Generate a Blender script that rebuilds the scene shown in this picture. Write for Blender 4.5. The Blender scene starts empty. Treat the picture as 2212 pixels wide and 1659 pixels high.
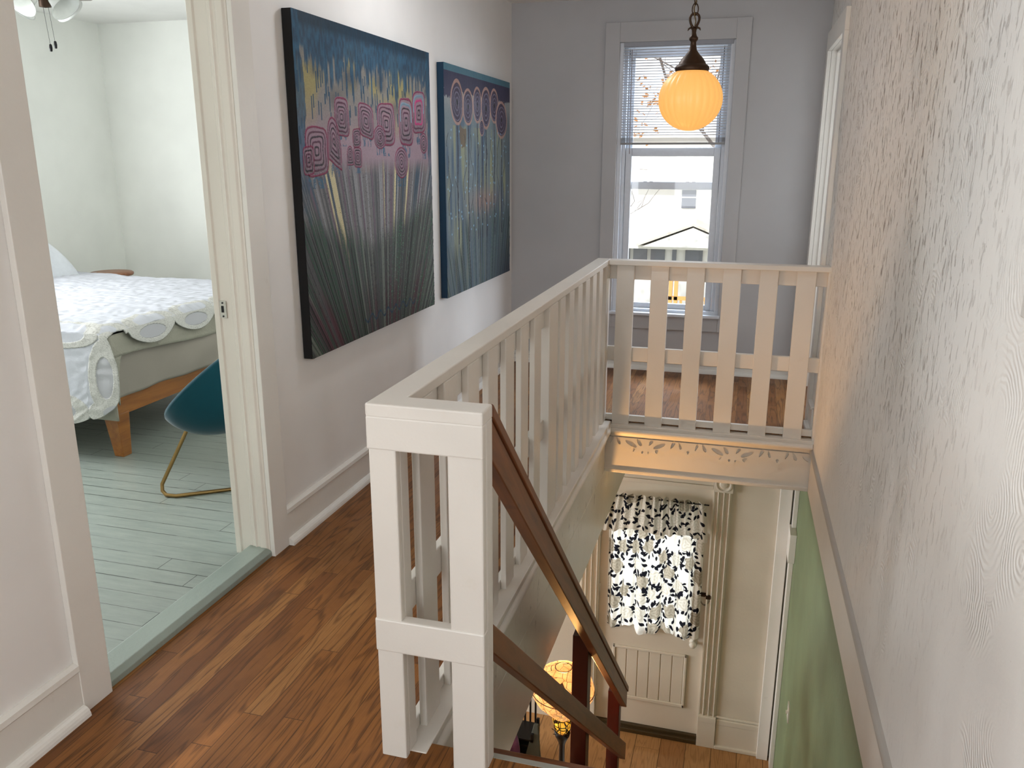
import bpy, math, random
import numpy as np
from mathutils import Vector, Matrix
from math import sin, cos, pi, radians, floor as fl
random.seed(7); rng = np.random.RandomState(11)
C = bpy.context.scene.collection
scene = bpy.context.scene

# ------------------------------------------------------------------ colour + node helpers
def lin(r, g, b):
    f = lambda c: ((c/255)/12.92 if c/255 <= .04045 else ((c/255+.055)/1.055)**2.4)
    return (f(r), f(g), f(b), 1)

class NT:
    def __init__(s, name):
        s.m = bpy.data.materials.new(name); s.m.use_nodes = True
        s.t = s.m.node_tree; s.n = s.t.nodes; s.n.clear()
        s.out = s.n.new('ShaderNodeOutputMaterial')
    def new(s, typ, **kw):
        n = s.n.new(typ)
        for k, v in kw.items():
            if hasattr(n, k): setattr(n, k, v)
        return n
    def link(s, a, b): s.t.links.new(a, b)
    def inp(s, sock, v):
        if isinstance(v, bpy.types.NodeSocket): s.link(v, sock)
        elif v is not None: sock.default_value = v
    def math(s, op, a, b=None, c=None, clamp=False):
        n = s.new('ShaderNodeMath'); n.operation = op; n.use_clamp = clamp
        s.inp(n.inputs[0], a)
        if b is not None: s.inp(n.inputs[1], b)
        if c is not None: s.inp(n.inputs[2], c)
        return n.outputs[0]
    def coords(s):
        g = s.new('ShaderNodeNewGeometry'); x = s.new('ShaderNodeSeparateXYZ')
        s.link(g.outputs['Position'], x.inputs[0]); return x.outputs[0], x.outputs[1], x.outputs[2]
    def vec(s, x, y, z):
        n = s.new('ShaderNodeCombineXYZ')
        for i, v in enumerate((x, y, z)): s.inp(n.inputs[i], v)
        return n.outputs[0]
    def noise(s, v, scale=5, detail=3, rough=.5, dist=0):
        n = s.new('ShaderNodeTexNoise'); s.inp(n.inputs['Vector'], v)
        n.inputs['Scale'].default_value = scale; n.inputs['Detail'].default_value = detail
        n.inputs['Roughness'].default_value = rough; n.inputs['Distortion'].default_value = dist
        return n.outputs['Fac']
    def white(s, v):
        n = s.new('ShaderNodeTexWhiteNoise'); n.noise_dimensions = '3D'; s.inp(n.inputs['Vector'], v); return n.outputs['Value']
    def ramp(s, f, stops, interp='LINEAR'):
        n = s.new('ShaderNodeValToRGB'); s.inp(n.inputs[0], f); r = n.color_ramp; r.interpolation = interp
        while len(r.elements) < len(stops): r.elements.new(.5)
        for e, (p, c) in zip(r.elements, stops): e.position = p; e.color = c
        return n.outputs[0]
    def mix(s, f, a, b, mode='MIX'):
        n = s.new('ShaderNodeMix'); n.data_type = 'RGBA'; n.blend_type = mode
        s.inp(n.inputs[0], f); s.inp(n.inputs[6], a); s.inp(n.inputs[7], b); return n.outputs[2]
    def map(s, v, a, b, c, d):
        n = s.new('ShaderNodeMapRange'); s.inp(n.inputs[0], v)
        for i, k in enumerate((a, b, c, d)): n.inputs[i+1].default_value = k
        return n.outputs[0]
    def bump(s, h, strength=.3, dist=.01):
        n = s.new('ShaderNodeBump'); s.inp(n.inputs['Height'], h)
        n.inputs['Strength'].default_value = strength; n.inputs['Distance'].default_value = dist
        return n.outputs[0]
    def bsdf(s, col, rough=.5, metal=0, normal=None, coat=0, emis=None, emis_s=0, spec=.5, sheen=0):
        p = s.new('ShaderNodeBsdfPrincipled')
        s.inp(p.inputs['Base Color'], col); s.inp(p.inputs['Roughness'], rough); s.inp(p.inputs['Metallic'], metal)
        p.inputs['Specular IOR Level'].default_value = spec
        if normal is not None: s.inp(p.inputs['Normal'], normal)
        if coat: p.inputs['Coat Weight'].default_value = coat; p.inputs['Coat Roughness'].default_value = .15
        if sheen: p.inputs['Sheen Weight'].default_value = sheen; p.inputs['Sheen Roughness'].default_value = .35
        if emis is not None: s.inp(p.inputs['Emission Color'], emis); p.inputs['Emission Strength'].default_value = emis_s
        s.link(p.outputs[0], s.out.inputs[0]); return p

def paint(name, rgb, rough=.45, bump=.15, scale=18, var=.04, stain=0.0, stain_rgb=(150,140,120)):
    t = NT(name); x, y, z = t.coords(); v = t.vec(x, y, z)
    n1 = t.noise(v, 2.2, 3); n2 = t.noise(v, scale, 4, .6)
    c = lin(*rgb); d = tuple(k*(1-var*2.2) for k in c[:3])+(1,)
    col = t.mix(t.map(n1, .3, .7, 0, 1), c, d)
    if stain:
        n3 = t.noise(t.vec(x, y, z), 9, 5, .7)
        col = t.mix(t.math('MULTIPLY', t.map(n3, .62, .74, 0, 1), stain), col, lin(*stain_rgb))
    t.bsdf(col, rough, normal=t.bump(n2, bump, .004)); return t.m

def plain(name, rgb, rough=.5, metal=0, coat=0, sheen=0, spec=.5):
    t = NT(name); x, y, z = t.coords(); n = t.noise(t.vec(x, y, z), 40, 3)
    c = lin(*rgb); d = tuple(k*.88 for k in c[:3])+(1,)
    t.bsdf(t.mix(n, c, d), rough, metal, coat=coat, sheen=sheen, spec=spec); return t.m

M = {}
M['wall'] = paint('wall_paint', (238,236,233), .55, .12, 22)
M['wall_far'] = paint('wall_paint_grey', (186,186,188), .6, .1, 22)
M['trim'] = paint('trim_gloss', (232,229,222), .33, .35, 14, stain=.12)
M['rail'] = paint('rail_gloss', (228,223,214), .36, .45, 12, var=.05, stain=.15, stain_rgb=(205,196,172))
M['jamb'] = paint('jamb_paint', (228,222,211), .4, .3, 16)
M['ceil'] = paint('ceiling_paint', (240,239,236), .7, .1, 30)
M['bedwall'] = paint('bedroom_paint', (242,243,238), .6, .08, 22)
M['vinyl'] = plain('vinyl', (215,220,228), .35)
M['door'] = paint('door_paint', (214,206,190), .42, .2, 14)
M['green'] = paint('green_paint', (118,134,98), .55, .35, 30, var=.12, stain=.25, stain_rgb=(150,140,100))
M['downwall'] = paint('down_paint', (214,205,188), .55, .3, 45, var=.06)
M['sill'] = paint('sill_green', (148,160,151), .28, .6, 22, var=.06)
M['quilt'] = None
M['coverlet'] = paint('coverlet', (165,162,148), .9, 1.0, 90, var=.08)
M['sheet'] = paint('sheet_taupe', (158,150,140), .85, .2, 8, var=.05)
M['teal'] = plain('teal_velvet', (4,62,74), .75, sheen=.3, spec=.2)
M['brass'] = plain('brass', (150,122,78), .28, 1)
M['bronze'] = plain('dark_bronze', (62,44,30), .45, .7)
M['iron'] = plain('black_iron', (14,13,14), .4, .3)
M['blackedge'] = plain('black_canvas', (6,6,7), .8)
M['teal_edge'] = plain('blue_canvas', (12,52,78), .8)
M['bedwood'] = None
M['porcelain'] = plain('porcelain', (222,218,205), .15)
M['plate'] = plain('switch_plate', (205,202,196), .3)
M['milk'] = plain('milk_glass', (228,230,226), .2)
M['blade'] = plain('fan_blade', (120,112,104), .5)
M['steel'] = plain('nickel', (190,186,178), .25, .8)
M['purple'] = plain('purple_cloth', (96,52,84), .9, sheen=.4)
M['darkgreen'] = plain('dark_green_wood', (66,68,58), .6)
M['threshold'] = plain('threshold_wood', (66,52,28), .45)
M['redwood'] = plain('red_brown_post', (72,22,10), .4, spec=.35)
M['siding'] = paint('house_siding', (240,240,238), .8, .3, 3)
M['roof'] = plain('house_roof', (226,220,208), .9)
M['darkglass'] = plain('house_window', (118,122,132), .6)
M['bark'] = plain('bark', (112,100,92), .9)
M['leafy'] = plain('autumn_leaves', (200,140,80), .9)
M['ground'] = paint('lawn', (170,168,150), .9, .3, 3)
M['deck'] = plain('cedar', (222,160,92), .7)

def glass_mat():
    t = NT('window_glass'); a = t.new('ShaderNodeBsdfTransparent'); g = t.new('ShaderNodeBsdfGlossy')
    g.inputs['Roughness'].default_value = .02
    m = t.new('ShaderNodeMixShader'); m.inputs[0].default_value = .03
    t.link(a.outputs[0], m.inputs[1]); t.link(g.outputs[0], m.inputs[2]); t.link(m.outputs[0], t.out.inputs[0]); return t.m
M['glass'] = glass_mat()

def oak_floor(name, w, L, base, dark, light, along='y', rough=.28, grain=1.0, z0=0):
    t = NT(name); x, y, z = t.coords()
    a, b = (x, y) if along == 'y' else (y, x)
    r = t.math('DIVIDE', a, w); row = t.math('FLOOR', r); fr = t.math('FRACT', r)
    rr = t.white(t.vec(row, 3.1, 1.7))
    bo = t.math('ADD', t.math('DIVIDE', b, L), t.math('MULTIPLY', rr, 7.3))
    pl = t.math('FLOOR', bo); fb = t.math('FRACT', bo)
    idn = t.white(t.vec(row, pl, .5)); id2 = t.white(t.vec(pl, row, 9.5))
    gv = t.vec(t.math('MULTIPLY', a, 26), t.math('MULTIPLY', b, 2.2), t.math('MULTIPLY', idn, 40))
    n = t.noise(gv, .55, 2, .5)
    rings = t.math('SINE', t.math('MULTIPLY', n, 62))
    fine = t.noise(t.vec(t.math('MULTIPLY', a, 330), t.math('MULTIPLY', b, 9), t.math('MULTIPLY', idn, 20)), 1, 4, .65)
    lines = t.math('MULTIPLY', t.map(rings, .35, 1, 0, 1), t.map(fine, .35, .65, .3, 1))
    blot = t.noise(t.vec(x, y, idn), 4.5, 4, .6)
    col = t.ramp(idn, [(0, lin(*dark)), (.3, lin(*base)), (.72, lin(*base)), (1, lin(*light))])
    col = t.mix(t.math('MULTIPLY', t.map(fine, .4, .7, 0, 1), .55*grain), col, lin(*dark))
    col = t.mix(t.math('MULTIPLY', lines, .8*grain), col, tuple(k*.35 for k in lin(*dark)[:3])+(1,))
    col = t.mix(t.math('MULTIPLY', t.map(blot, .5, .72, 0, 1), .35*grain), col, tuple(k*.6 for k in lin(*dark)[:3])+(1,))
    gap = t.math('ADD', t.math('LESS_THAN', fr, .03), t.math('LESS_THAN', fb, .0022/L*1.0), clamp=True)
    col = t.mix(t.math('MULTIPLY', gap, .75), col, tuple(k*.18 for k in lin(*dark)[:3])+(1,))
    h = t.math('SUBTRACT', t.math('MULTIPLY', fine, .15), gap)
    t.bsdf(col, t.map(blot, .3, .7, rough, rough+.14), normal=t.bump(h, .25, .002), coat=0, spec=.22); return t.m
M['oak'] = oak_floor('oak_strip_floor', .057, .95, (138,90,46), (108,66,34), (160,114,66), rough=.32)
M['oak_down'] = oak_floor('pale_oak_floor', .19, 1.3, (172,130,84), (146,102,62), (188,148,102), rough=.35, grain=.55)

def painted_boards():
    t = NT('painted_floorboards'); x, y, z = t.coords(); w = .083
    r = t.math('DIVIDE', t.math('ADD', y, .012), w); row = t.math('FLOOR', r); fr = t.math('FRACT', r)
    rr = t.white(t.vec(row, 5.1, 1.7)); bo = t.math('ADD', t.math('DIVIDE', x, 1.7), t.math('MULTIPLY', rr, 5.3))
    fb = t.math('FRACT', bo); pl = t.math('FLOOR', bo); idn = t.white(t.vec(row, pl, 2))
    seam = t.math('LESS_THAN', fr, t.map(t.white(t.vec(row, 1, 8)), 0, 1, .015, .06))
    seam = t.math('MULTIPLY', seam, t.map(t.noise(t.vec(x, y, z), 7, 3), .38, .5, .25, 1))
    end = t.math('LESS_THAN', fb, .0018)
    gap = t.math('MAXIMUM', seam, end)
    n = t.noise(t.vec(t.math('MULTIPLY', x, 2), t.math('MULTIPLY', y, 12), z), 3, 5, .65)
    chips = t.map(t.noise(t.vec(t.math('MULTIPLY', x, 1), t.math('MULTIPLY', y, 4), z), 24, 5, .7), .70, .73, 0, 1)
    col = t.mix(t.map(n, .3, .7, 0, 1), lin(153,161,153), lin(136,145,138))
    col = t.mix(t.math('MULTIPLY', chips, .55), col, lin(98,92,84))
    col = t.mix(t.math('MULTIPLY', gap, .85), col, lin(45,50,46))
    h = t.math('SUBTRACT', t.math('MULTIPLY', n, .5), gap)
    t.bsdf(col, .3, normal=t.bump(h, .5, .004)); return t.m
M['bedfloor'] = painted_boards()

def wood(name, base, dark, along, rough=.35, k=1.0):
    t = NT(name); x, y, z = t.coords()
    s = dict(x=(3, 30, 30), y=(30, 3, 30), z=(30, 30, 3), d=(40, 6, 6))[along]
    v = t.vec(t.math('MULTIPLY', x, s[0]), t.math('MULTIPLY', y, s[1]), t.math('MULTIPLY', z, s[2]))
    if along == 'd':
        u = t.math('ADD', t.math('MULTIPLY', y, .74), t.math('MULTIPLY', z, -.67)); w = t.math('ADD', t.math('MULTIPLY', y, .67), t.math('MULTIPLY', z, .74))
        v = t.vec(t.math('MULTIPLY', x, 20), t.math('MULTIPLY', u, 2.6), t.math('MULTIPLY', w, 26))
        kn = t.noise(t.vec(t.math('MULTIPLY', u, 3.2), t.math('MULTIPLY', w, 9), x), 1.4, 1)
    else: kn = t.noise(t.vec(x, y, z), 4, 1)
    n = t.noise(v, 1, 4, .6, .6)
    col = t.mix(t.map(n, .3, .72, 0, 1), lin(*base), lin(*dark))
    col = t.mix(t.map(kn, .73, .78, 0, .8), col, tuple(c*.4 for c in lin(*dark)[:3])+(1,))
    t.bsdf(col, rough, normal=t.bump(n, .12, .002), coat=.15); return t.m
M['railwood'] = wood('stained_rail_wood', (132,78,40), (92,52,27), 'd', .5)
M['bedwood'] = wood('honey_pine', (164,104,42), (128,76,28), 'y', .4)
M['stoolwood'] = wood('brown_table_wood', (150,96,60), (112,66,40), 'x', .45)
M['treadwood'] = wood('tread_wood', (140,84,46), (98,56,30), 'x', .35)

def plaster():
    t = NT('textured_plaster'); x, y, z = t.coords()
    v = t.vec(x, y, z)
    # vertical scratches
    s1 = t.noise(t.vec(x, t.math('MULTIPLY', y, 40), t.math('MULTIPLY', z, 12)), 1.6, 5, .62, .5)
    # trowel arcs: rings about cell centres
    vo = t.new('ShaderNodeTexVoronoi'); vo.voronoi_dimensions = '2D'; t.inp(vo.inputs['Vector'], t.vec(y, t.math('MULTIPLY', z, .8), 0)); vo.inputs['Scale'].default_value = 5.5
    warp = t.noise(v, 9, 2)
    arcs = t.math('SINE', t.math('MULTIPLY', t.math('ADD', vo.outputs['Distance'], t.math('MULTIPLY', warp, .25)), 95))
    amask = t.map(t.noise(v, 3.1, 2), .50, .64, 0, 1)
    region = t.math('MULTIPLY', t.map(y, 1.5, 2.5, 0, 1), t.map(t.math('ADD', z, t.math('MULTIPLY', t.noise(v, 2, 2), .8)), .5, 1.6, .12, 1))
    deep = t.map(s1, .57, .66, 0, 1)
    deepm = t.math('MULTIPLY', deep, region)
    soft = t.noise(v, 14, 4, .55)
    patch = t.map(t.noise(t.vec(x, t.math('MULTIPLY', y, 1.3), t.math('MULTIPLY', z, .8)), 1.7, 3), .35, .65, 0, 1)
    col = t.mix(patch, lin(228,225,219), lin(221,219,215))
    col = t.mix(t.math('MULTIPLY', deepm, .85), col, lin(134,112,96))
    spots = t.map(t.noise(v, 60, 2), .76, .80, 0, .5)
    col = t.mix(spots, col, lin(150,135,120))
    h = t.math('ADD', t.math('MULTIPLY', deepm, -1.8), t.math('MULTIPLY', soft, .7))
    h = t.math('ADD', h, t.math('MULTIPLY', t.math('MULTIPLY', arcs, amask), .2))
    t.bsdf(col, .5, normal=t.bump(h, .8, .006)); return t.m
M['plaster'] = plaster()

def vcol_mat(name, rough=.5, transl=0, coat=0, fabric_bump=0, spec=.4):
    t = NT(name); a = t.new('ShaderNodeAttribute'); a.attribute_name = 'Col'
    nrm = None
    if fabric_bump:
        x, y, z = t.coords(); nrm = t.bump(t.noise(t.vec(x, y, z), 120, 3), fabric_bump, .002)
    p = t.bsdf(a.outputs['Color'], rough, coat=coat, normal=nrm, spec=spec)
    if transl:
        tr = t.new('ShaderNodeBsdfTranslucent'); t.link(a.outputs['Color'], tr.inputs[0])
        m = t.new('ShaderNodeMixShader'); m.inputs[0].default_value = transl
        t.link(p.outputs[0], m.inputs[1]); t.link(tr.outputs[0], m.inputs[2]); t.link(m.outputs[0], t.out.inputs[0])
    return t.m
M['paintwork'] = vcol_mat('thick_acrylic', .42, coat=.0, spec=.22)
M['quilt'] = vcol_mat('quilt_cotton', .9, fabric_bump=.4, spec=.1)
M['curtain'] = vcol_mat('printed_cotton', .9, transl=.55, fabric_bump=.2, spec=.1); M['curtain2'] = vcol_mat('valance_cotton', .9, transl=.28, fabric_bump=.2, spec=.1)

def globe_mat():
    t = NT('amber_globe'); x, y, z = t.coords()
    lw = t.new('ShaderNodeLayerWeight'); lw.inputs[0].default_value = .35
    col = t.mix(lw.outputs['Facing'], (1.0, .52, .13, 1), (.90, .40, .08, 1))
    t.bsdf((.35,.2,.08,1), .4, emis=col, emis_s=.86); return t.m
M['globe'] = globe_mat()
def stained(name, scale, strength, c1, c2, lead=.05):
    t = NT(name); x, y, z = t.coords()
    vo = t.new('ShaderNodeTexVoronoi'); vo.feature = 'DISTANCE_TO_EDGE'; t.inp(vo.inputs['Vector'], t.vec(x, y, z)); vo.inputs['Scale'].default_value = scale
    n = t.noise(t.vec(x, y, z), 26, 4)
    col = t.mix(t.map(n, .3, .7, 0, 1), lin(*c1), lin(*c2))
    k = t.math('GREATER_THAN', vo.outputs['Distance'], lead)
    em = t.mix(k, (.006,.003,.001,1), col)
    p = t.bsdf(em, .3, emis=em, emis_s=strength)
    tr = t.new('ShaderNodeBsdfTransparent'); t.inp(tr.inputs[0], t.mix(k, (.02,.01,.005,1), (1,.62,.28,1)))
    m = t.new('ShaderNodeMixShader'); m.inputs[0].default_value = .45
    t.link(p.outputs[0], m.inputs[1]); t.link(tr.outputs[0], m.inputs[2]); t.link(m.outputs[0], t.out.inputs[0]); return t.m
M['tiffany'] = stained('stained_glass', 24, 1.15, (252,205,140), (228,165,100), .022)
M['tiffany2'] = stained('stained_glass_collar', 30, 1.3, (255,215,80), (220,150,30), .09)

# ------------------------------------------------------------------ mesh helpers
class MB:
    def __init__(s): s.v = []; s.f = []; s.sm = []
    def add(s, vs, fs, smooth=False):
        o = len(s.v); s.v += [tuple(map(float, p)) for p in vs]; s.f += [tuple(i+o for i in f) for f in fs]; s.sm += [smooth]*len(fs); return s
    def box(s, x0, x1, y0, y1, z0, z1):
        return s.hexa([(x0,y0,z0),(x1,y0,z0),(x1,y1,z0),(x0,y1,z0),(x0,y0,z1),(x1,y0,z1),(x1,y1,z1),(x0,y1,z1)])
    def hexa(s, p): return s.add(p, [(3,2,1,0),(4,5,6,7),(0,1,5,4),(1,2,6,5),(2,3,7,6),(3,0,4,7)])
    def prism(s, poly, ax, a, b, smooth=False):
        """poly in the two other axes (in xyz order), extruded along ax from a to b"""
        n = len(poly); P = []
        for k in (a, b):
            for (p, q) in poly:
                P.append({'x': (k, p, q), 'y': (p, k, q), 'z': (p, q, k)}[ax])
        fs = [(i, (i+1) % n, (i+1) % n+n, i+n) for i in range(n)]
        s.add(P, fs, smooth); s.add(P, [tuple(range(n))[::-1], tuple(range(n, 2*n))]); return s
    def tube(s, path, r, seg=10, closed=False, cap=True):
        path = [Vector(p) for p in path]; n = len(path); rs = r if isinstance(r, (list, tuple)) else [r]*n
        rings = []; up = None
        for i, p in enumerate(path):
            if closed: t = (path[(i+1) % n]-path[i-1]).normalized()
            else: t = (path[min(i+1, n-1)]-path[max(i-1, 0)]).normalized()
            if up is None: up = t.orthogonal().normalized()
            up = (up-t*up.dot(t)); up = up.normalized() if up.length > 1e-6 else t.orthogonal().normalized()
            w = t.cross(up)
            rings.append([p+(up*cos(2*pi*k/seg)+w*sin(2*pi*k/seg))*rs[i] for k in range(seg)])
        vs = [q for R_ in rings for q in R_]; fs = []
        for i in range(n if closed else n-1):
            j = (i+1) % n
            for k in range(seg): fs.append((i*seg+k, i*seg+(k+1) % seg, j*seg+(k+1) % seg, j*seg+k))
        s.add(vs, fs, True)
        if cap and not closed: s.add(vs, [tuple(range(seg))[::-1], tuple(range((n-1)*seg, n*seg))])
        return s
    def lathe(s, prof, c, seg=32, axis=None, rib=None):
        """prof: list of (r, h); axis: direction vector (default z)"""
        c = Vector(c); a = Vector(axis or (0,0,1)).normalized(); u = a.orthogonal().normalized(); w = a.cross(u)
        if axis is None: u, w = Vector((1,0,0)), Vector((0,1,0))
        vs = []
        for r, h in prof:
            for k in range(seg):
                th = 2*pi*k/seg; rr = r*(1+(rib(th, h) if rib else 0))
                vs.append(c+a*h+(u*cos(th)+w*sin(th))*rr)
        fs = []
        for i in range(len(prof)-1):
            for k in range(seg): fs.append((i*seg+k, i*seg+(k+1) % seg, (i+1)*seg+(k+1) % seg, (i+1)*seg+k))
        s.add(vs, fs, True); return s
    def grid(s, fn, nu, nv, smooth=True):
        vs = [fn(i/nu, j/nv) for j in range(nv+1) for i in range(nu+1)]
        s.add(vs, [(j*(nu+1)+i, j*(nu+1)+i+1, (j+1)*(nu+1)+i+1, (j+1)*(nu+1)+i) for j in range(nv) for i in range(nu)], smooth); return s
    def build(s, name, mat, parent=None, bevel=0, seg=2):
        me = bpy.data.meshes.new(name); me.from_pydata(s.v, [], s.f); me.update()
        me.polygons.foreach_set('use_smooth', s.sm)
        me.materials.append(mat if not isinstance(mat, str) else M[mat])
        o = bpy.data.objects.new(name, me); C.objects.link(o)
        if bevel:
            m = o.modifiers.new('bevel', 'BEVEL'); m.width = bevel; m.segments = seg; m.limit_method = 'ANGLE'; m.angle_limit = radians(40)
        if parent is not None: attach(o, parent)
        return o
WLOC = {}
def attach(o, parent):
    o.parent = parent; base = WLOC.get(parent.name, Vector((0,0,0)))
    o.matrix_parent_inverse = Matrix.Translation(-base)
    WLOC[o.name] = Vector((0,0,0))
def tag(o, label=None, cat=None, group=None, kind=None):
    if label: o['label'] = label
    if cat: o['category'] = cat
    if group: o['group'] = group
    if kind: o['kind'] = kind
    return o
def thing(name, loc, label, cat, group=None, kind=None):
    o = bpy.data.objects.new(name, None); C.objects.link(o); o.location = loc; o.empty_display_size = .05
    WLOC[o.name] = Vector(loc); return tag(o, label, cat, group, kind)
def struct(o, label=None, cat=None): return tag(o, label, cat, kind='structure')
def vgrid(name, P, COL, mat, parent=None, extra=None, solid=0):
    """P: (H,W,3) points, COL: (H,W,3) linear colours"""
    H, W = P.shape[:2]
    me = bpy.data.meshes.new(name); idx = np.arange(H*W).reshape(H, W)
    q = np.stack([idx[:-1,:-1], idx[:-1,1:], idx[1:,1:], idx[1:,:-1]], -1).reshape(-1, 4)
    me.vertices.add(H*W); me.vertices.foreach_set('co', P.reshape(-1).astype(np.float32))
    me.loops.add(q.size); me.loops.foreach_set('vertex_index', q.reshape(-1).astype(np.int32))
    me.polygons.add(len(q)); me.polygons.foreach_set('loop_start', (np.arange(len(q))*4).astype(np.int32))
    me.polygons.foreach_set('loop_total', np.full(len(q), 4, np.int32))
    me.update(calc_edges=True); me.polygons.foreach_set('use_smooth', np.ones(len(q), bool))
    ca = me.color_attributes.new('Col', 'FLOAT_COLOR', 'POINT')
    ca.data.foreach_set('color', np.concatenate([COL, np.ones((H, W, 1))], -1).reshape(-1).astype(np.float32))
    me.materials.append(M[mat]); me.validate(); o = bpy.data.objects.new(name, me); C.objects.link(o)
    if solid:
        m = o.modifiers.new('solid', 'SOLIDIFY'); m.thickness = solid; m.offset = 0
    if parent is not None: attach(o, parent)
    return o
def L3(*a): return np.array(lin(*a)[:3])
def smooth_noise(H, W, sy, sx, seed):
    r = np.random.RandomState(seed); gy, gx = max(2, int(H/sy)+2), max(2, int(W/sx)+2); g = r.rand(gy, gx)
    yy = np.linspace(0, gy-1.001, H); xx = np.linspace(0, gx-1.001, W)
    y0 = yy.astype(int); x0 = xx.astype(int); fy = (yy-y0); fx = (xx-x0); fy = fy*fy*(3-2*fy); fx = fx*fx*(3-2*fx)
    a = g[y0][:, x0]; b = g[y0][:, x0+1]; c = g[y0+1][:, x0]; d = g[y0+1][:, x0+1]
    return (a*(1-fx)+b*fx)*(1-fy)[:, None]+(c*(1-fx)+d*fx)*fy[:, None]

# ------------------------------------------------------------------ dimensions
XL, YF, ZC, ZD = -1.61, 5.66, 2.40, -2.957
XO, XI, YN, YFR = -.78, -.708, 1.574, 4.383        # balustrade: hall side, stair side, near face, far face
XN = -.51
def wr(y): return .47-.0155*y
ZB = -.30                                            # underside of the upper floor at the landing

# ------------------------------------------------------------------ floors, ceilings
b = MB(); b.box(XL, .47, -2.6, 1.644, -.12, 0); b.box(XL, XO+.05, 1.644, YF, -.12, 0); b.box(XO+.05, .45, YFR+.06, YF, -.12, 0)
struct(b.build('floor', 'oak'))
struct(MB().box(-4.9, XL-.10, .3, YF, -.12, 0).build('floor_bedroom', 'bedfloor'))
struct(MB().box(-6, .5, -2.6, YF+.02, ZD-.1, ZD).build('floor_downstairs', 'oak_down'))
struct(MB().box(-1.75, .6, -2.6, YF+.1, ZC, ZC+.1).build('ceiling', 'ceil'))
struct(MB().box(-5, -1.75, .2, YF+.1, ZC, ZC+.1).build('ceiling_bedroom', 'ceil'))
b = MB(); b.box(-6, XO, -2.6, YF, ZB-.02, -.125); b.box(XO, .46, YFR+.08, YF, ZB, -.125)
struct(b.build('ceiling_downstairs', 'ceil'))

# ------------------------------------------------------------------ walls, upstairs
T = .12
# left wall with the bedroom doorway (y 1.60 .. 2.43)
b = MB(); b.box(XL-T, XL, 2.45, YF, 0, ZC); b.box(XL-T, XL, 1.58, 2.45, 2.08, ZC); b.box(XL-T, XL, -.25, 1.58, 0, ZC)
b.box(XL-T, XL, -2.6, -1.15, 0, ZC); b.box(XL-T, XL, -1.15, -.25, 2.0, ZC); b.box(XL-T, XL, -1.15, -.25, 0, .5)
struct(b.build('wall_left', 'wall'))
# far wall with window opening
wx0, wx1, wz0, wz1 = -.885, -.166, .40, 2.135
b = MB(); b.box(XL-T, wx0, YF, YF+T, -.12, ZC); b.box(wx1, .6, YF, YF+T, -.12, ZC); b.box(wx0, wx1, YF, YF+T, wz1, ZC); b.box(wx0, wx1, YF, YF+T, -.12, wz0-.02)
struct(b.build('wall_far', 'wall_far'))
# right wall: plaster, door opening at the landing
def rq(b, y0, y1, z0, z1, d0=0, d1=-.12):
    return b.hexa([(wr(y0)-d0,y0,z0),(wr(y0)-d1,y0,z0),(wr(y1)-d1,y1,z0),(wr(y1)-d0,y1,z0),(wr(y0)-d0,y0,z1),(wr(y0)-d1,y0,z1),(wr(y1)-d1,y1,z1),(wr(y1)-d0,y1,z1)])
b = MB(); rq(b, -2.6, 4.70, -.055, ZC); rq(b, 4.70, 5.55, 2.06, ZC); rq(b, 5.55, YF, -.12, ZC)
struct(b.build('wall_right', 'plaster'))
# back wall with an unseen opening for the added daylight lamp (behind the viewer)
b = MB(); b.box(XL-T, -1.25, -2.72, -2.6, -.1, ZC); b.box(-.05, .7, -2.72, -2.6, -.1, ZC); b.box(-1.25, -.05, -2.72, -2.6, 2.1, ZC); b.box(-1.25, -.05, -2.72, -2.6, -.1, .5)
struct(b.build('wall_back', 'wall'))
# bedroom walls
b = MB(); b.box(-4.98, XL-T, YF, YF+T, -.1, ZC)
struct(b.build('wall_bedroom_far', 'bedwall'))
b = MB(); b.box(-5.0, -4.88, 4.05, YF, 0, ZC); b.box(-5.0, -4.88, .3, 2.45, 0, ZC); b.box(-5.0, -4.88, 2.45, 4.05, 2.1, ZC); b.box(-5.0, -4.88, 2.45, 4.05, 0, .75)
struct(b.build('wall_bedroom_left', 'bedwall'))
struct(MB().box(-5.0, XL-T, .2, .3, 0, ZC).build('wall_bedroom_near', 'bedwall'))
b = MB(); b.box(XL-T-.012, XL-T-.001, 2.452, YF, 0, ZC); b.box(XL-T-.012, XL-T-.001, .3, 1.578, 0, ZC)
struct(b.build('wall_bedroom_right', 'bedwall'))
# ------------------------------------------------------------------ walls, downstairs
gx0, gx1, gz0, gz1 = -.80, -.22, -2.02, -.98          # front door glass
dx0, dx1, dz0, dz1 = -.91, -.115, -2.895, -.853        # front door leaf
b = MB(); b.box(-6, dx0, YF, YF+.14, ZD, -.12); b.box(dx1, .6, YF, YF+.14, ZD, -.12); b.box(dx0, dx1, YF, YF+.14, dz1, -.12)
struct(b.build('wall_front', 'downwall'))
GX = .455
struct(MB().box(GX, GX+.1, -2.6, YF, ZD, -.25).build('wall_green', 'green'))
b = MB(); b.box(-6, .6, -2.7, -2.6, ZD, -.12); b.box(-6.1, -6, -2.6, 2.0, ZD, -.12); b.box(-6.1, -6, 4.6, YF, ZD, -.12); b.box(-6.1, -6, 2.0, 4.6, ZD, -2.2); b.box(-6.1, -6, 2.0, 4.6, -.8, -.12)
struct(b.build('wall_living', 'downwall'))

# ------------------------------------------------------------------ trim upstairs
def tr(n, b, mat='trim', bevel=.002, parent=None): 
    o = b.build(n, mat, parent, bevel); struct(o) if parent is None else None; return o
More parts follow.
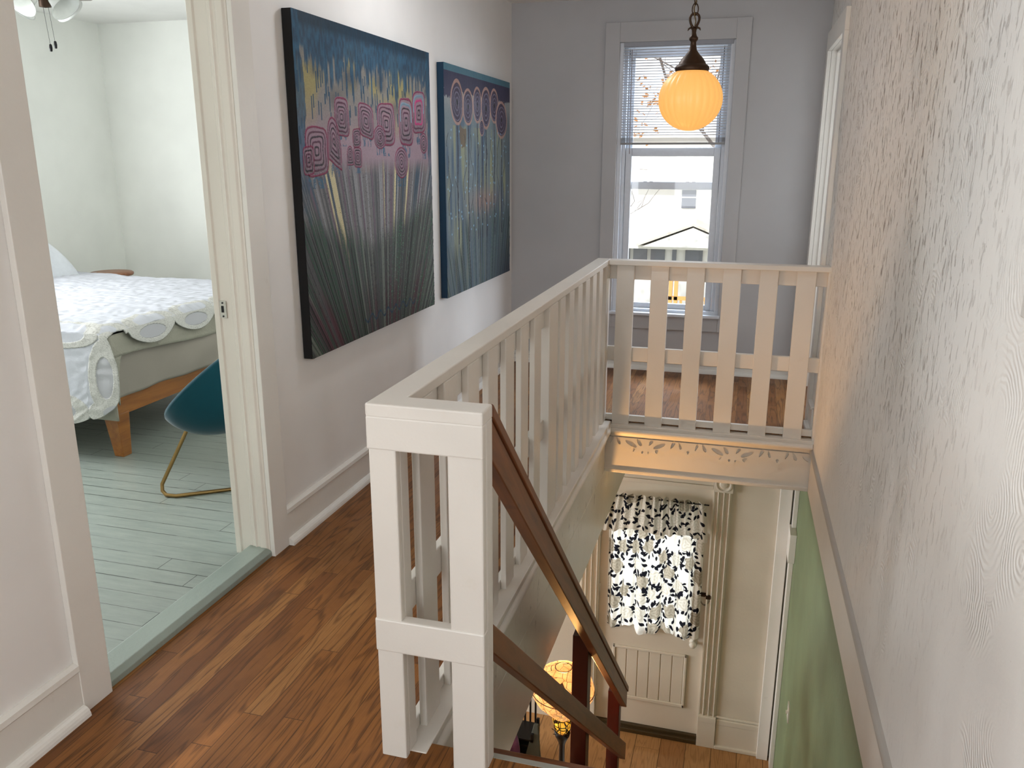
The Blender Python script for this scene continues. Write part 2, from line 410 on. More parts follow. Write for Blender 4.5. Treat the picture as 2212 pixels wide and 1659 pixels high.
# doorway casing on the left wall: right leg, left leg, head, jambs
b = MB(); b.box(XL, XL+.018, 2.43, 2.53, 0, 2.06); b.box(XL, XL+.018, 1.50, 1.60, 0, 2.06); b.box(XL, XL+.018, 1.50, 2.53, 2.06, 2.16)
cas = tr('trim_1', b)
b = MB()
JY = 2.43
# right jamb, stepped profile seen from the hall
b.prism([(XL-T-.02, JY), (XL-T-.02, JY+.02), (XL-.0005, JY+.02), (XL-.0005, JY+.0), (XL-.006, JY-.002), (XL-.012, JY-.008), (XL-.036, JY-.008), (XL-.04, JY-.003), (XL-.048, JY-.003), (XL-.054, JY-.010), (XL-.062, JY-.003), (XL-.07, JY-.003), (XL-.074, JY-.0), (XL-.116, JY-.0), (XL-.12, JY-.008), (XL-T-.02, JY-.008)], 'z', .0, 2.06)
b.box(XL-T-.02, XL-.0005, 1.58, 1.60, .0, 2.06); b.box(XL-T-.02, XL-.0005, 1.58, 2.45, 2.06, 2.08)
jm = tr('door_jamb', b, 'jamb', .0015, cas)
sp = MB().box(-1.728, -1.703, JY-.006, JY, .885, .945).build('strike_plate', 'steel', cas)
MB().box(-1.722, -1.712, JY-.0065, JY-.0055, .905, .928).build('latch_hole', 'iron', sp)
for z in (.892, .938): MB().lathe([(0, 0), (.003, 0), (.003, .002), (0, .002)], (-1.716, JY-.006, z), 12, (0,-1,0)).build('screw', 'iron', sp)
b = MB(); b.prism([(XL+.004, 0), (XL+.004, .018), (XL-.012, .034), (XL-.085, .034), (XL-.10, .012), (XL-.13, 0)], 'y', 1.60, 2.432)
tag(b.build('trim_2', 'sill', bevel=.002), kind='structure')
# baseboards, left wall
def baseboard(n, ax, a, c, face, sgn, top=.15, mat='trim', z=0, shoe=True):
    """ax: running axis; face: wall plane; sgn: direction into room"""
    b = MB()
    pr_ = [(face, z), (face+sgn*.016, z), (face+sgn*.016, z+top-.026), (face+sgn*.021, z+top-.02), (face+sgn*.019, z+top-.006), (face+sgn*.006, z+top), (face, z+top)]
    b.prism(pr_, 'y' if ax == 'y' else 'x', a, c)
    if shoe:
        sh = [(face+sgn*.016, z)]+[(face+sgn*(.016+.022*cos(t)), z+.028*sin(t)) for t in np.linspace(0, pi/2, 6)]
        b.prism(sh, 'y' if ax == 'y' else 'x', a, c)
    return struct(b.build(n, mat))
baseboard('baseboard_left', 'y', 2.53, YF, XL, 1)
baseboard('baseboard_left', 'y', -2.6, 1.50, XL, 1)
baseboard('baseboard_far', 'x', XL, .36, YF, -1, .075)
b = MB(); rq(b, 4.47, 4.63, 0, .145, .016, -.01); rq(b, 4.47, 4.63, 0, .03, .038, .01); rq(b, 4.47, 4.63, .135, .15, .024, -.0)
struct(b.build('baseboard_right', 'trim', bevel=.003))
# right wall door at the landing
b = MB(); rq(b, 4.66, 4.75, 0, 2.03, .022, 0); rq(b, 5.50, 5.60, 0, 2.03, .022, 0); rq(b, 4.66, 5.60, 2.03, 2.14, .022, 0)
rq(b, 4.70, 4.75, 0, 2.06, -.001, -.11); rq(b, 5.50, 5.55, 0, 2.06, -.001, -.11); rq(b, 4.75, 5.5, 2.03, 2.06, -.001, -.11)
rq(b, 5.485, 5.50, 0, 2.03, -.03, -.06); rq(b, 4.75, 5.5, 2.015, 2.03, -.03, -.06)
struct(b.build('trim_3', 'trim', bevel=.002))
b = MB(); b.box(.56, 1.30, 4.62, 4.655, .01, 2.01)
for (a, c) in ((.15, .85), (.98, 1.88)):
    for (p, q) in ((.66, .90), (.97, 1.21)): b.box(p, q, 4.655, 4.663, a, c)
struct(b.build('door_2', 'trim', bevel=.003))
# small unseen front room beyond that door, with an added daylight lamp
b = MB(); b.box(.55, .95, YF, YF+T, -.12, ZC); b.box(1.85, 3.0, YF, YF+T, -.12, ZC); b.box(.95, 1.85, YF, YF+T, 2.1, ZC); b.box(.95, 1.85, YF, YF+T, -.12, .45)
b.box(2.9, 3.0, 3.4, YF, -.12, ZC); b.box(.5, 3.0, 3.3, 3.4, -.12, ZC); b.box(.5, 3.0, 3.3, YF+T, ZC, ZC+.1)
struct(b.build('wall_front_room', 'wall'))
struct(MB().box(.45, 3.0, 3.3, YF, -.12, -.001).build('floor_front_room', 'oak'))
# skirt band and bead on the stairwell's right wall
b = MB(); rq(b, -2.0, YFR+.01, -.30, -.085, .004, -.06)
struct(b.build('trim_4', 'rail', bevel=.002))
b = MB()
n_ = 9; prof = [(0, -.085)]+[(.014*sin(t)+.002, -.07-.016*cos(t)) for t in np.linspace(0, pi, n_)]+[(0, -.052)]
P = []
for y in (-2.0, YFR+.0):
    for (d, z) in prof: P.append((wr(y)-d, y, z))
k = len(prof); b.add(P, [(i, i+1, i+1+k, i+k) for i in range(k-1)], True)
struct(b.build('trim_5', paint('bead_grey', (168,162,154), .4, .2, 20)))

# ------------------------------------------------------------------ window 1 (far wall)
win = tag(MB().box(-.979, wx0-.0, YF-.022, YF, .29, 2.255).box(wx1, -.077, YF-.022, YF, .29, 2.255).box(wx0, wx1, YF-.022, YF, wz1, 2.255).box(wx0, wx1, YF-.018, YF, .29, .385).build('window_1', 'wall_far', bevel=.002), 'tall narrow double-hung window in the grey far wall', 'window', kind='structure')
MB().box(wx0-.012, wx1+.012, YF-.045, YF+.03, .383, .405).build('window_sill', 'vinyl', win, .006, 3)
b = MB(); b.box(wx0, wx0+.028, YF, YF+.12, .40, wz1); b.box(wx1-.028, wx1, YF, YF+.12, .40, wz1); b.box(wx0+.028, wx1-.028, YF, YF+.12, wz1-.03, wz1); b.box(wx0+.028, wx1-.028, YF, YF+.12, .40, .425)
b.box(wx0+.028, wx0+.05, YF+.03, YF+.12, .425, wz1-.03); b.box(wx1-.05, wx1-.028, YF+.03, YF+.12, .425, wz1-.03)
b.build('window_frame', 'vinyl', win, .002)
b = MB(); x0, x1 = wx0+.052, wx1-.052
b.box(x0, x0+.042, YF+.045, YF+.075, .425, 1.49); b.box(x1-.042, x1, YF+.045, YF+.075, .425, 1.49); b.box(x0+.042, x1-.042, YF+.045, YF+.075, 1.435, 1.49); b.box(x0+.042, x1-.042, YF+.045, YF+.075, .425, .46)
lo = b.build('lower_sash', 'vinyl', win, .003)
MB().box(x0+.04, x1-.04, YF+.058, YF+.062, .455, 1.44).build('pane', 'glass', lo)
b = MB(); b.box(x0, x0+.04, YF+.08, YF+.11, 1.20, 2.10); b.box(x1-.04, x1, YF+.08, YF+.11, 1.20, 2.10); b.box(x0+.04, x1-.04, YF+.08, YF+.11, 2.05, 2.10); b.box(x0+.04, x1-.04, YF+.08, YF+.11, 1.222, 1.272)
for xx in (-.70, -.66, -.42, -.38): b.box(xx-.012, xx+.012, YF+.078, YF+.09, 1.268, 1.276)
up = b.build('upper_sash', 'vinyl', win, .003)
MB().box(x0+.04, x1-.04, YF+.093, YF+.097, 1.27, 2.05).build('pane', 'glass', up)
# blind
bl = thing('window_blind', (-.52, YF+.01, 1.5), 'white slatted blind pulled halfway down the tall hall window', 'blind')
MB().box(-.859, -.180, YF-.012, YF+.018, 2.108, 2.150).build('headrail', plain('headrail_grey', (150,152,160), .4), bl, .002)
b = MB()
for i in range(33):
    z = 2.092-i*.0163
    b.add([(-.862, YF-.010, z-.0035), (-.197, YF-.010, z-.0035), (-.197, YF+.002, z+.002), (-.862, YF+.002, z+.002), (-.197, YF+.014, z+.0025), (-.862, YF+.014, z+.0025)], [(0,1,2,3), (3,2,4,5)], True)
o = b.build('slats', plain('blind_slat', (232,232,236), .4), bl); m = o.modifiers.new('s', 'SOLIDIFY'); m.thickness = .0012
b = MB(); b.box(-.863, -.197, YF-.012, YF+.016, 1.508, 1.522)
for i in range(9): b.box(-.863, -.197, YF-.012, YF+.015, 1.5255+i*.0030, 1.5268+i*.0030)
b.build('bottom_rail', plain('blind_stack', (150,150,150), .5), bl)
for xx in (-.79, -.30): MB().tube([(xx, YF-.013, 2.11), (xx, YF-.0135, 1.51)], .0008, 5).build('ladder_cord', 'vinyl', bl)
for xx in (-.825, -.235): MB().tube([(xx, YF+.03, 2.10), (xx, YF+.03, 1.52)], .0022, 5).build('lift_cord', 'iron', bl)
MB().tube([(-.803, YF-.03, 2.09), (-.800, YF-.032, 1.75), (-.796, YF-.034, 1.45)], .0035, 6).build('wand', plain('wand', (150,145,150), .3), bl)

# ------------------------------------------------------------------ balustrade
bal = thing('balustrade', (XO+.03, YN, 0), 'white painted slatted balustrade round three sides of the stairwell', 'balustrade')
RB = .003
def part(n, b, mat='rail', bev=RB, p=None): return b.build(n, mat, p or bal, bev)
# caps
b = MB(); b.box(XO, XI, YN, YFR+.07, .873, .90); part('cap_rail', b)
b = MB(); b.box(XI, .407, YFR, YFR+.07, .873, .90); part('cap_rail', b)
b = MB(); b.box(XO+.0005, XN, YN-.0005, YN+.072, .869, .9005); part('cap_rail', b, bev=.004)
# near end panel
b = MB(); b.box(XO, XN, YN-.001, YN+.026, .795, .872); part('top_rail', b, bev=.004)
b = MB(); b.box(XO+.001, XN, YN-.001, YN+.03, .291, .376); part('mid_rail', b, bev=.004)
b = MB(); b.box(XO+.003, -.712, YN+.002, YN+.026, -.12, .872); part('post', b, bev=.004)
b = MB(); b.box(-.592, XN-.0012, YN+.002, YN+.026, -.12, .872); part('post', b, bev=.004)
b = MB(); b.box(XN-.026, XN-.0005, YN+.026, YN+.072, -.12, .872); part('post', b, bev=.004)
b = MB(); b.box(XO+.003, XO+.03, YN+.026, YN+.105, 0, .872); part('post', b)
b = MB(); b.box(-.735, -.712, YN+.026, YN+.07, 0.0, .872); part('baluster', b)
# long run
SX0, SX1 = -.728, XI-.0
ys = [1.885-.008+.184*i for i in range(6)]
for y in [1.70]+ys: part('baluster', MB().box(SX0, SX1, y, y+.098, .0, .873))
part('post', MB().box(-.745, SX1+.002, 3.02, 3.165, 0, .873))
for i in range(6): part('baluster', MB().box(SX0, SX1, 3.215+.18*i, 3.215+.18*i+.098, .0, .873))
part('post', MB().box(-.745, XI+.002, YFR-.06, YFR+.05, 0, .873))
for z0, z1, nm in ((.795, .873, 'top_rail'), (.347, .425, 'mid_rail'), (-.0, .035, 'bottom_rail')):
    part(nm, MB().box(SX0-.022, SX0, YN+.072, YFR+.05, z0, z1))
    part(nm, MB().box(XI, .395, YFR+.04, YFR+.062, z0, z1))
# hall side slats beside the posts
# far run
for a, c in ((-.667, -.573), (-.485, -.392), (-.299, -.207), (-.116, -.024), (.0665, .158), (.2465, .340)):
    part('baluster', MB().box(a, c, YFR+.018, YFR+.04, -.012, .873))
part('post', MB().box(.392, .4065, YFR+.004, YFR+.06, -.012, .873))
# ledge boards
part('ledge', MB().box(-.752, -.672, YN+.03, YFR+.02, -.022, .002), 'rail')
part('ledge', MB().box(XI+.03, .405, YFR-.005, YFR+.07, -.03, -.011), 'rail')
# stairwell fascias and nosings (structure)
def round_y(b, y0, y1, x, z, r, n=8):
    b.prism([(x+r*cos(t), z+r*sin(t)) for t in np.linspace(-pi/2, pi/2, n)]+[(x-.03, z+r), (x-.03, z-r)], 'y', y0, y1, True)
b = MB(); b.prism([(XO-.02, -.12), (XO-.02, -.66), (-.700, -.66), (-.700, -.12)], 'y', -.2, YF)
b.box(XO, -.690, YN-.4, YFR+.02, -.13, -.02)
b.prism([(-.690, -.115), (-.685, -.108), (-.685, -.085), (-.690, -.075)], 'y', YN-.4, YFR+.02)
b.prism([(-.72, -.30), (-.699, -.305), (-.699, -.30)], 'y', YN, YF)
t_ = NT('smudged_gloss'); x_, y_, z_ = t_.coords()
n_s = t_.noise(t_.vec(x_, t_.math('MULTIPLY', y_, 14), t_.math('MULTIPLY', z_, 5)), 2.2, 4, .7)
ms_ = t_.math('MULTIPLY', t_.map(n_s, .60, .68, 0, .7), t_.math('MULTIPLY', t_.map(z_, -.42, -.34, 0, 1), t_.map(z_, -.20, -.15, 1, 0)))
cl_ = t_.mix(t_.noise(t_.vec(x_, y_, z_), 2.4, 3), lin(230,225,214), lin(206,200,186))
t_.bsdf(t_.mix(ms_, cl_, lin(128,120,104)), .36, normal=t_.bump(t_.noise(t_.vec(x_, y_, z_), 12, 4, .6), .4, .004))
struct(b.build('trim_6', t_.m, bevel=.002))
b = MB(); round_y(b, YN-.02, YFR+.01, -.683, -.045, .023)
struct(b.build('trim_7', 'rail'))
b = MB(); b.box(-.72, .40, YFR+.025, YFR+.09, ZB, -.03)
b.box(-.70, .40, YFR+.012, YFR+.03, ZB, ZB+.018)
struct(b.build('trim_8', 'rail', bevel=.002))
b = MB()
b.prism([(YFR+.03, -.03)]+[(YFR+.005-.024*cos(t), -.045+.017*sin(t)) for t in np.linspace(pi/2, -pi/2, 8)]+[(YFR+.012, -.075), (YFR+.018, -.085), (YFR+.03, -.088)], 'x', -.70, .40)
struct(b.build('trim_9', 'rail'))
# fretwork applique on the header
def fretwork():
    X0, X1, Zt, c = -.69, .385, -.088, .0018
    xs = np.arange(X0, X1, c); zs = np.arange(Zt-.125, Zt, c); X, Z = np.meshgrid(xs, zs)
    u = ((X+.475+.235) % .47)/.47; du = (u-.5)*.47
    # lobed lower outline: deep centre with three curls, shallow waists with a small pendant
    dep = .056+.036*np.exp(-(du/.085)**2)+.010*np.cos(du*2*pi/.062)*np.exp(-(du/.12)**2)+.022*np.exp(-((np.abs(du)-.235)/.020)**2)-.012*np.exp(-((np.abs(du)-.155)/.030)**2)
    m = Z > Zt-dep
    for dx, dz, a, c_, an in ((-.078, -.034, .034, .0085, -.5), (.078, -.034, .034, .0085, .5), (-.034, -.022, .022, .0095, -1.0), (.030, -.020, .018, .008, 1.0),
                             (-.070, -.066, .013, .009, .2), (.070, -.068, .014, .009, -.2), (-.014, -.078, .008, .0035, 1.4), (.020, -.080, .008, .0035, 1.7),
                             (-.150, -.022, .022, .008, -1.15), (.150, -.022, .022, .008, 1.15), (-.190, -.022, .020, .006, 1.25), (.190, -.022, .020, .006, -1.25), (.235, -.056, .010, .006, 1.57), (-.235, -.056, .010, .006, 1.57)):
        p = (du-dx)*cos(an)+(Z-Zt-dz)*sin(an); q = -(du-dx)*sin(an)+(Z-Zt-dz)*cos(an)
        w = c_*(.35+.65*np.clip((p/a+1)/2, 0, 1)) if abs(an) > .9 and abs(dx) > .02 else c_
        m &= ~((p/(a*1.05))**2+(q/(w*1.45))**2 < 1)
    y0, y1 = YFR+.0125, YFR+.0255; V = {}; vs = []; fs = []
    def vid(i, k, f):
        if (i, k, f) not in V: V[(i, k, f)] = len(vs); vs.append((X0+i*c, y1 if f else y0, zs[0]+k*c))
        return V[(i, k, f)]
    H, W = m.shape
    for k in range(H):
        i = 0
        while i < W:
            if not m[k, i]: i += 1; continue
            i2 = i
            while i2 < W and m[k, i2]: i2 += 1
            for a in range(i, i2):
                fs.append((vid(a, k, 0), vid(a+1, k, 0), vid(a+1, k+1, 0), vid(a, k+1, 0)))
                if k == 0 or not m[k-1, a]: fs.append((vid(a, k, 1), vid(a+1, k, 1), vid(a+1, k, 0), vid(a, k, 0)))
                if k < H-1 and not m[k+1, a]: fs.append((vid(a, k+1, 0), vid(a+1, k+1, 0), vid(a+1, k+1, 1), vid(a, k+1, 1)))
            fs.append((vid(i, k, 0), vid(i, k+1, 0), vid(i, k+1, 1), vid(i, k, 1))); fs.append((vid(i2, k, 1), vid(i2, k+1, 1), vid(i2, k+1, 0), vid(i2, k, 0)))
            i = i2
    return MB().add(vs, fs).build('trim_10', 'rail')
struct(fretwork(), 'carved scrollwork strip along the cream header over the stairs', 'moulding')

# ------------------------------------------------------------------ stairs + handrail
SL = -.915
st = thing('staircase', (-.1, 1.65, ZD), 'brown wooden stair treads dropping away beside the white end post', 'staircase')
b = MB(); rise = -ZD/14; run = 3.25/13
for i in range(13):
    y = 1.644+run*i; z = -rise*(i+1)
    b.box(-.62, GX-.005, y-.0, y+run+.03, z-.03, z)
b.build('treads', 'treadwood', st, .004)
b = MB()
for i in range(14):
    y = 1.644+run*i; z = -rise*(i+1); b.box(-.60, GX-.006, y-.0, y+.018, max(z, ZD), z+rise-.03)
b.build('risers', 'rail', st)
b = MB(); b.hexa([(-.64,1.66,-.42),(-.60,1.66,-.42),(-.60,4.9,ZD),(-.64,4.9,ZD),(-.64,1.66,-.05),(-.60,1.66,-.05),(-.60,4.95,-2.80),(-.64,4.95,-2.80)])
b.build('stringer', 'rail', st)
MB().box(-.60, .44, 1.636, 1.652, -.028, .002).build('nosing', paint('nosing_grey', (150,148,138), .5, .5, 30), st)
hr = thing('handrail', (-.55, 1.66, 0), 'brown stained plank handrail sloping down the open stairs', 'handrail')
def slope_bar(b, x0, x1, y0, zt0, zb0, y1, zt1, zb1, cut=0):
    return b.hexa([(x0,y0,zb0),(x1,y0,zb0),(x1,y1,zb1),(x0,y1,zb1),(x0,y0,zt0),(x1,y0,zt0),(x1,y1+cut,zt1),(x0,y1+cut,zt1)])
slope_bar(MB(), -.588, -.508, 1.647, .9, .868, 4.42, -1.690, -1.728).build('cap_board', 'railwood', hr, .003)
slope_bar(MB(), -.552, -.514, 1.647, .867, .772, 4.40, -1.71, -1.655-.17).build('rail_board', 'railwood', hr, .003)
slope_bar(MB(), -.552, -.516, 1.647, .367, .287, 4.47, -2.135, -2.26).build('mid_board', 'railwood', hr, .003)
for y0, y1 in ((3.20, 3.288), (4.36, 4.45)):
    zt = .84-.93*(y0-1.647); zb = -.0-rise*(fl((y0-1.644)/run)+1)
    MB().box(-.625, -.553, y0, y1, max(zb, ZD)-.0, zt-.02).build('post', 'redwood', hr, .003)

# ------------------------------------------------------------------ downstairs door, casing
d = tag(MB().box(dx0, dx1, YF-.02+.04, YF+.06, dz0, gz0-.0).box(dx0, gx0, YF+.02, YF+.06, gz0, dz1).box(gx1, dx1, YF+.02, YF+.06, gz0, dz1).box(gx0, gx1, YF+.02, YF+.06, gz1, dz1).build('door_1', 'door'), 'cream front door at the foot of the stairs', 'door', kind='structure')
MB().box(gx0, gx1, YF+.036, YF+.042, gz0, gz1).build('pane', 'glass', d)
b = MB(); px0, px1, pz0, pz1 = -.79, -.222, -2.677, -2.215
for (a, c, e, f) in ((px0, px1, pz1-.022, pz1), (px0, px1, pz0, pz0+.03), (px0, px0+.022, pz0, pz1), (px1-.022, px1, pz0, pz1)): b.box(a, c, YF+.004, YF+.022, e, f)
b.build('panel_moulding', 'door', d, .006, 3)
b = MB(); xs = np.linspace(px0+.022, px1-.022, 7)
for i in range(6): b.box(xs[i]+.003, xs[i+1]-.003, YF+.013, YF+.022, pz0+.03, pz1-.022)
b.build('beaded_panel', 'door', d, .003)
kb = MB().lathe([(0, .0), (.028, 0), (.03, .004), (.012, .008), (.010, .03), (.022, .034), (.028, .046), (.024, .060), (.010, .068), (0, .069)], (-.185, YF+.02, -2.095), 24, (0,-1,0)).build('door_knob', 'porcelain', d)
b = MB(); b.box(-.165, -.118, YF+.002, YF+.02, -1.70, -1.675); b.box(-.115, -.085, YF-.03, YF-.005, -1.70, -1.675); b.tube([(-.175, YF+.002, -1.687), (-.10, YF-.0, -1.687)], .006, 8)
for i in range(14):
    t = i/13; x = -.16+.075*t; z = -1.705-.055*sin(pi*t)**.8
    a = (cos(i*pi/2)*.0045, sin(i*pi/2)*.0045)
    b.tube([(x-.004, YF-.01-a[1], z), (x, YF-.01+.003, z+.004), (x+.004, YF-.01+a[1], z), (x, YF-.01-.003, z-.004)], .0015, 5, closed=True)
b.build('chain_lock', 'bronze', d)
for z in (-1.25, -1.76, -2.65):
    MB().lathe([(0, -.05), (.007, -.05), (.007, .05), (0, .05)], (dx0+.002, YF+.012, z), 10).build('hinge', 'door', d)
struct(MB().box(dx0-.01, dx1+.01, YF-.03, YF+.14, ZD, ZD+.035).box(dx0-.01, dx1+.01, YF-.005, YF+.10, ZD+.03, ZD+.06).build('trim_11', 'threshold', bevel=.004))
def fluted(b, x0, x1, z0, z1):
    w = x1-x0; f = YF-.004
    pr_ = [(x0, YF), (x0, f-.014)]
    for k in range(3):
        c_ = x0+w*(.2+.3*k); 
        pr_ += [(c_-w*.11, f-.014), (c_-w*.09, f-.004), (c_+w*.05, f-.004), (c_+w*.07, f-.022), (c_+w*.11, f-.022), (c_+w*.13, f-.014)]
    pr_ += [(x1, f-.014), (x1, YF)]
    b.prism(pr_, 'z', z0, z1)
b = MB(); fluted(b, dx1+.002, .015, -2.69, -.853); fluted(b, -1.05, dx0-.002, -2.69, -.853)
for (a, c) in ((dx1+.002, .022), (-1.057, dx0-.002)):
    b.box(a, c, YF-.035, YF, ZD, -2.685); b.box(a-.0, c, YF-.042, YF, -2.735, -2.69); b.box(a, c, YF-.032, YF, -.853, -.70)
    b.lathe([(.058, 0), (.058, .006), (.046, .006), (.043, .001), (.028, .001), (.024, .008), (0, .010)], ((a+c)/2, YF-.032, -.79), 28, (0,-1,0))
zz = -.845
b.box(dx0, dx1, YF-.020, YF, zz, zz+.03); b.box(dx0, dx1, YF-.012, YF, zz+.03, zz+.06); b.box(dx0, dx1, YF-.022, YF, zz+.06, zz+.10); b.box(dx0, dx1, YF-.012, YF, zz+.10, zz+.15)
struct(b.build('trim_12', 'door', bevel=.002))
b = MB(); b.box(.022, .345, YF-.022, YF, ZD, -2.745); b.box(.022, .345, YF-.030, YF, -2.745, -2.70); b.box(.022, .345, YF-.018, YF, -2.70, -2.68); b.box(.022, .345, YF-.04, YF, ZD, ZD+.03)
struct(b.build('baseboard_front', 'door', bevel=.006))
b = MB(); b.box(.335, .415, YF-.06, YF, ZD, -.30)
struct(b.build('trim_13', 'trim', bevel=.003))
b = MB(); b.box(GX-.03, GX, YF-.16, YF-.06, ZD, -1.15); b.box(GX-.045, GX, YF-.24, YF-.06, -1.23, -1.02); b.box(GX-.03, GX, YF-.12, YF-.06, -1.02, -.30)
struct(b.build('trim_14', 'trim', bevel=.003))
b = MB(); b.prism([(4.72, -1.865), (4.80, -1.865), (4.80, -1.975), (4.72, -1.975)], 'x', GX-.008, GX); sw = b.build('light_switch', 'porcelain', bevel=.003)
tag(sw, 'small white light switch plate on the green stairwell wall', 'light switch')
MB().box(GX-.02, GX-.008, 4.755, 4.765, -1.93, -1.91).build('toggle', 'porcelain', sw)
sw2 = tag(MB().box(.432, .447, 1.39, 1.503, 1.166, 1.285).build('light_switch', 'plate', bevel=.004), 'white metal switch plate cut off by the right edge of the picture', 'light switch')

# ------------------------------------------------------------------ curtains with printed leaves
def print_cloth(H, W, w, h, seed, rose_dark=(150,140,122), base=(236,232,222)):
    r = np.random.RandomState(seed)
    X, Z = np.meshgrid(np.linspace(0, w, W), np.linspace(0, h, H)); col = np.empty((H, W, 3)); col[:] = L3(*base)
    roses = []; k = 0
    while len(roses) < int(w*h*40) and k < 4000:
        k += 1; p = (r.rand()*w, r.rand()*h)
        if all((p[0]-q[0])**2+(p[1]-q[1])**2 > .13**2 for q in roses): roses.append(p)
    for (cx, cz) in roses:
        dx, dz = X-cx, Z-cz; rr = np.hypot(dx, dz); th = np.arctan2(dz, dx); ph = r.rand()*6
        R_ = .060*(1+.12*np.sin(5*th+ph)+.06*np.sin(9*th)); m = rr < R_
        tone = .5+.5*np.sin(rr*210+2.2*np.sin(3*th+ph)); light = r.rand() < .55
        c1, c2 = (L3(222,216,203), L3(200,192,176)) if light else (L3(176,166,148), L3(*rose_dark))
        cc = c1*(1-tone[..., None])+c2*tone[..., None]; col = np.where(m[..., None], cc, col)
    for (cx, cz) in roses:
        for j in range(11):
            a = 2*pi*j/11+r.rand()*.6; d_ = .070+r.rand()*.02; lx, lz = cx+d_*cos(a), cz+d_*sin(a); o = a+pi/2*(r.rand()*1.2-.6)+(.7 if j % 2 else 0)
            u = (X-lx)*cos(o)+(Z-lz)*sin(o); v = -(X-lx)*sin(o)+(Z-lz)*cos(o); Ln = .020+.009*r.rand()
            m = (np.abs(u) < Ln) & (np.abs(v) < (.42+.1*r.rand())*Ln*(1-(u/Ln)**2)*(1+.3*u/Ln))
            col[m] = L3(26,26,32)
            if j % 3 == 0:
                m = np.abs(np.hypot(X-cx, Z-cz)-.064) < .0014; col[m & (np.abs(np.arctan2(Z-cz, X-cx)-((a+pi) % (2*pi)-pi)) < .35)] = L3(26,26,32)
    return col
# lower (cafe) curtain
W, H = 420, 400
col = print_cloth(H, W, 1.05, .88, 5)
S, Tt = np.meshgrid(np.linspace(0, 1, W), np.linspace(0, 1, H))
fold = .016*np.sin(S*2*pi*7+.9*np.sin(5*S))+.008*np.sin(S*2*pi*17+2*Tt)
xx = -.85+.690*S+.012*np.sin(S*2*pi*7+1.6)*(.4+.6*Tt)+np.where(S < .5, 1, -1)*0+(.0)*Tt
yy = YF-.012+fold*(.5+.6*Tt)
hem = .036*np.exp(-((S-.40)/.07)**2)+.03*np.exp(-((S-.53)/.03)**2)+.045*np.exp(-((S-.92)/.09)**2)+.018*np.sin(S*18)
zz = -1.205-(.825+hem)*Tt
P = np.stack([xx, yy, zz], -1)
cc = thing('cafe_curtain', (-.51, YF, -1.2), 'leaf and rose print cotton curtain over the lower glass of the front door', 'curtain')
vgrid('panel', P, col, 'curtain', cc)
MB().tube([(-.87, YF-.0, -1.215), (-.15, YF-.0, -1.215)], .005, 8).build('curtain_rod', 'iron', cc)
W, H = 420, 170
col = print_cloth(H, W, 1.05, .34, 9, base=(214,206,190))*.8
S, Tt = np.meshgrid(np.linspace(0, 1, W), np.linspace(0, 1, H))
g = np.exp(-((S-.5)/.22)**2)
fold = (.010+.016*g)*np.sin(S*2*pi*12+1.5*np.sin(9*S))*(1-.45*Tt)+.012*np.sin(S*9)-.03*Tt
xx = -.865+.705*S+(S-.5)*.065*Tt; yy = YF-.045-.018*Tt+fold
zz = -.927-.006*np.sin(S*60)-(.285-.02*np.sin(pi*S)+.012*np.sin(S*14))*Tt-.03*np.abs(S-.5)*1.2*(1-Tt)
P = np.stack([xx, yy, zz], -1)
va = thing('curtain_valance', (-.51, YF, -.94), 'gathered leaf print valance across the top of the front door glass', 'curtain valance')
vgrid('panel', P, col, 'curtain2', va)
MB().tube([(-.88, YF-.04, -.955), (-.135, YF-.04, -.955)], .005, 8).build('curtain_rod', 'iron', va)

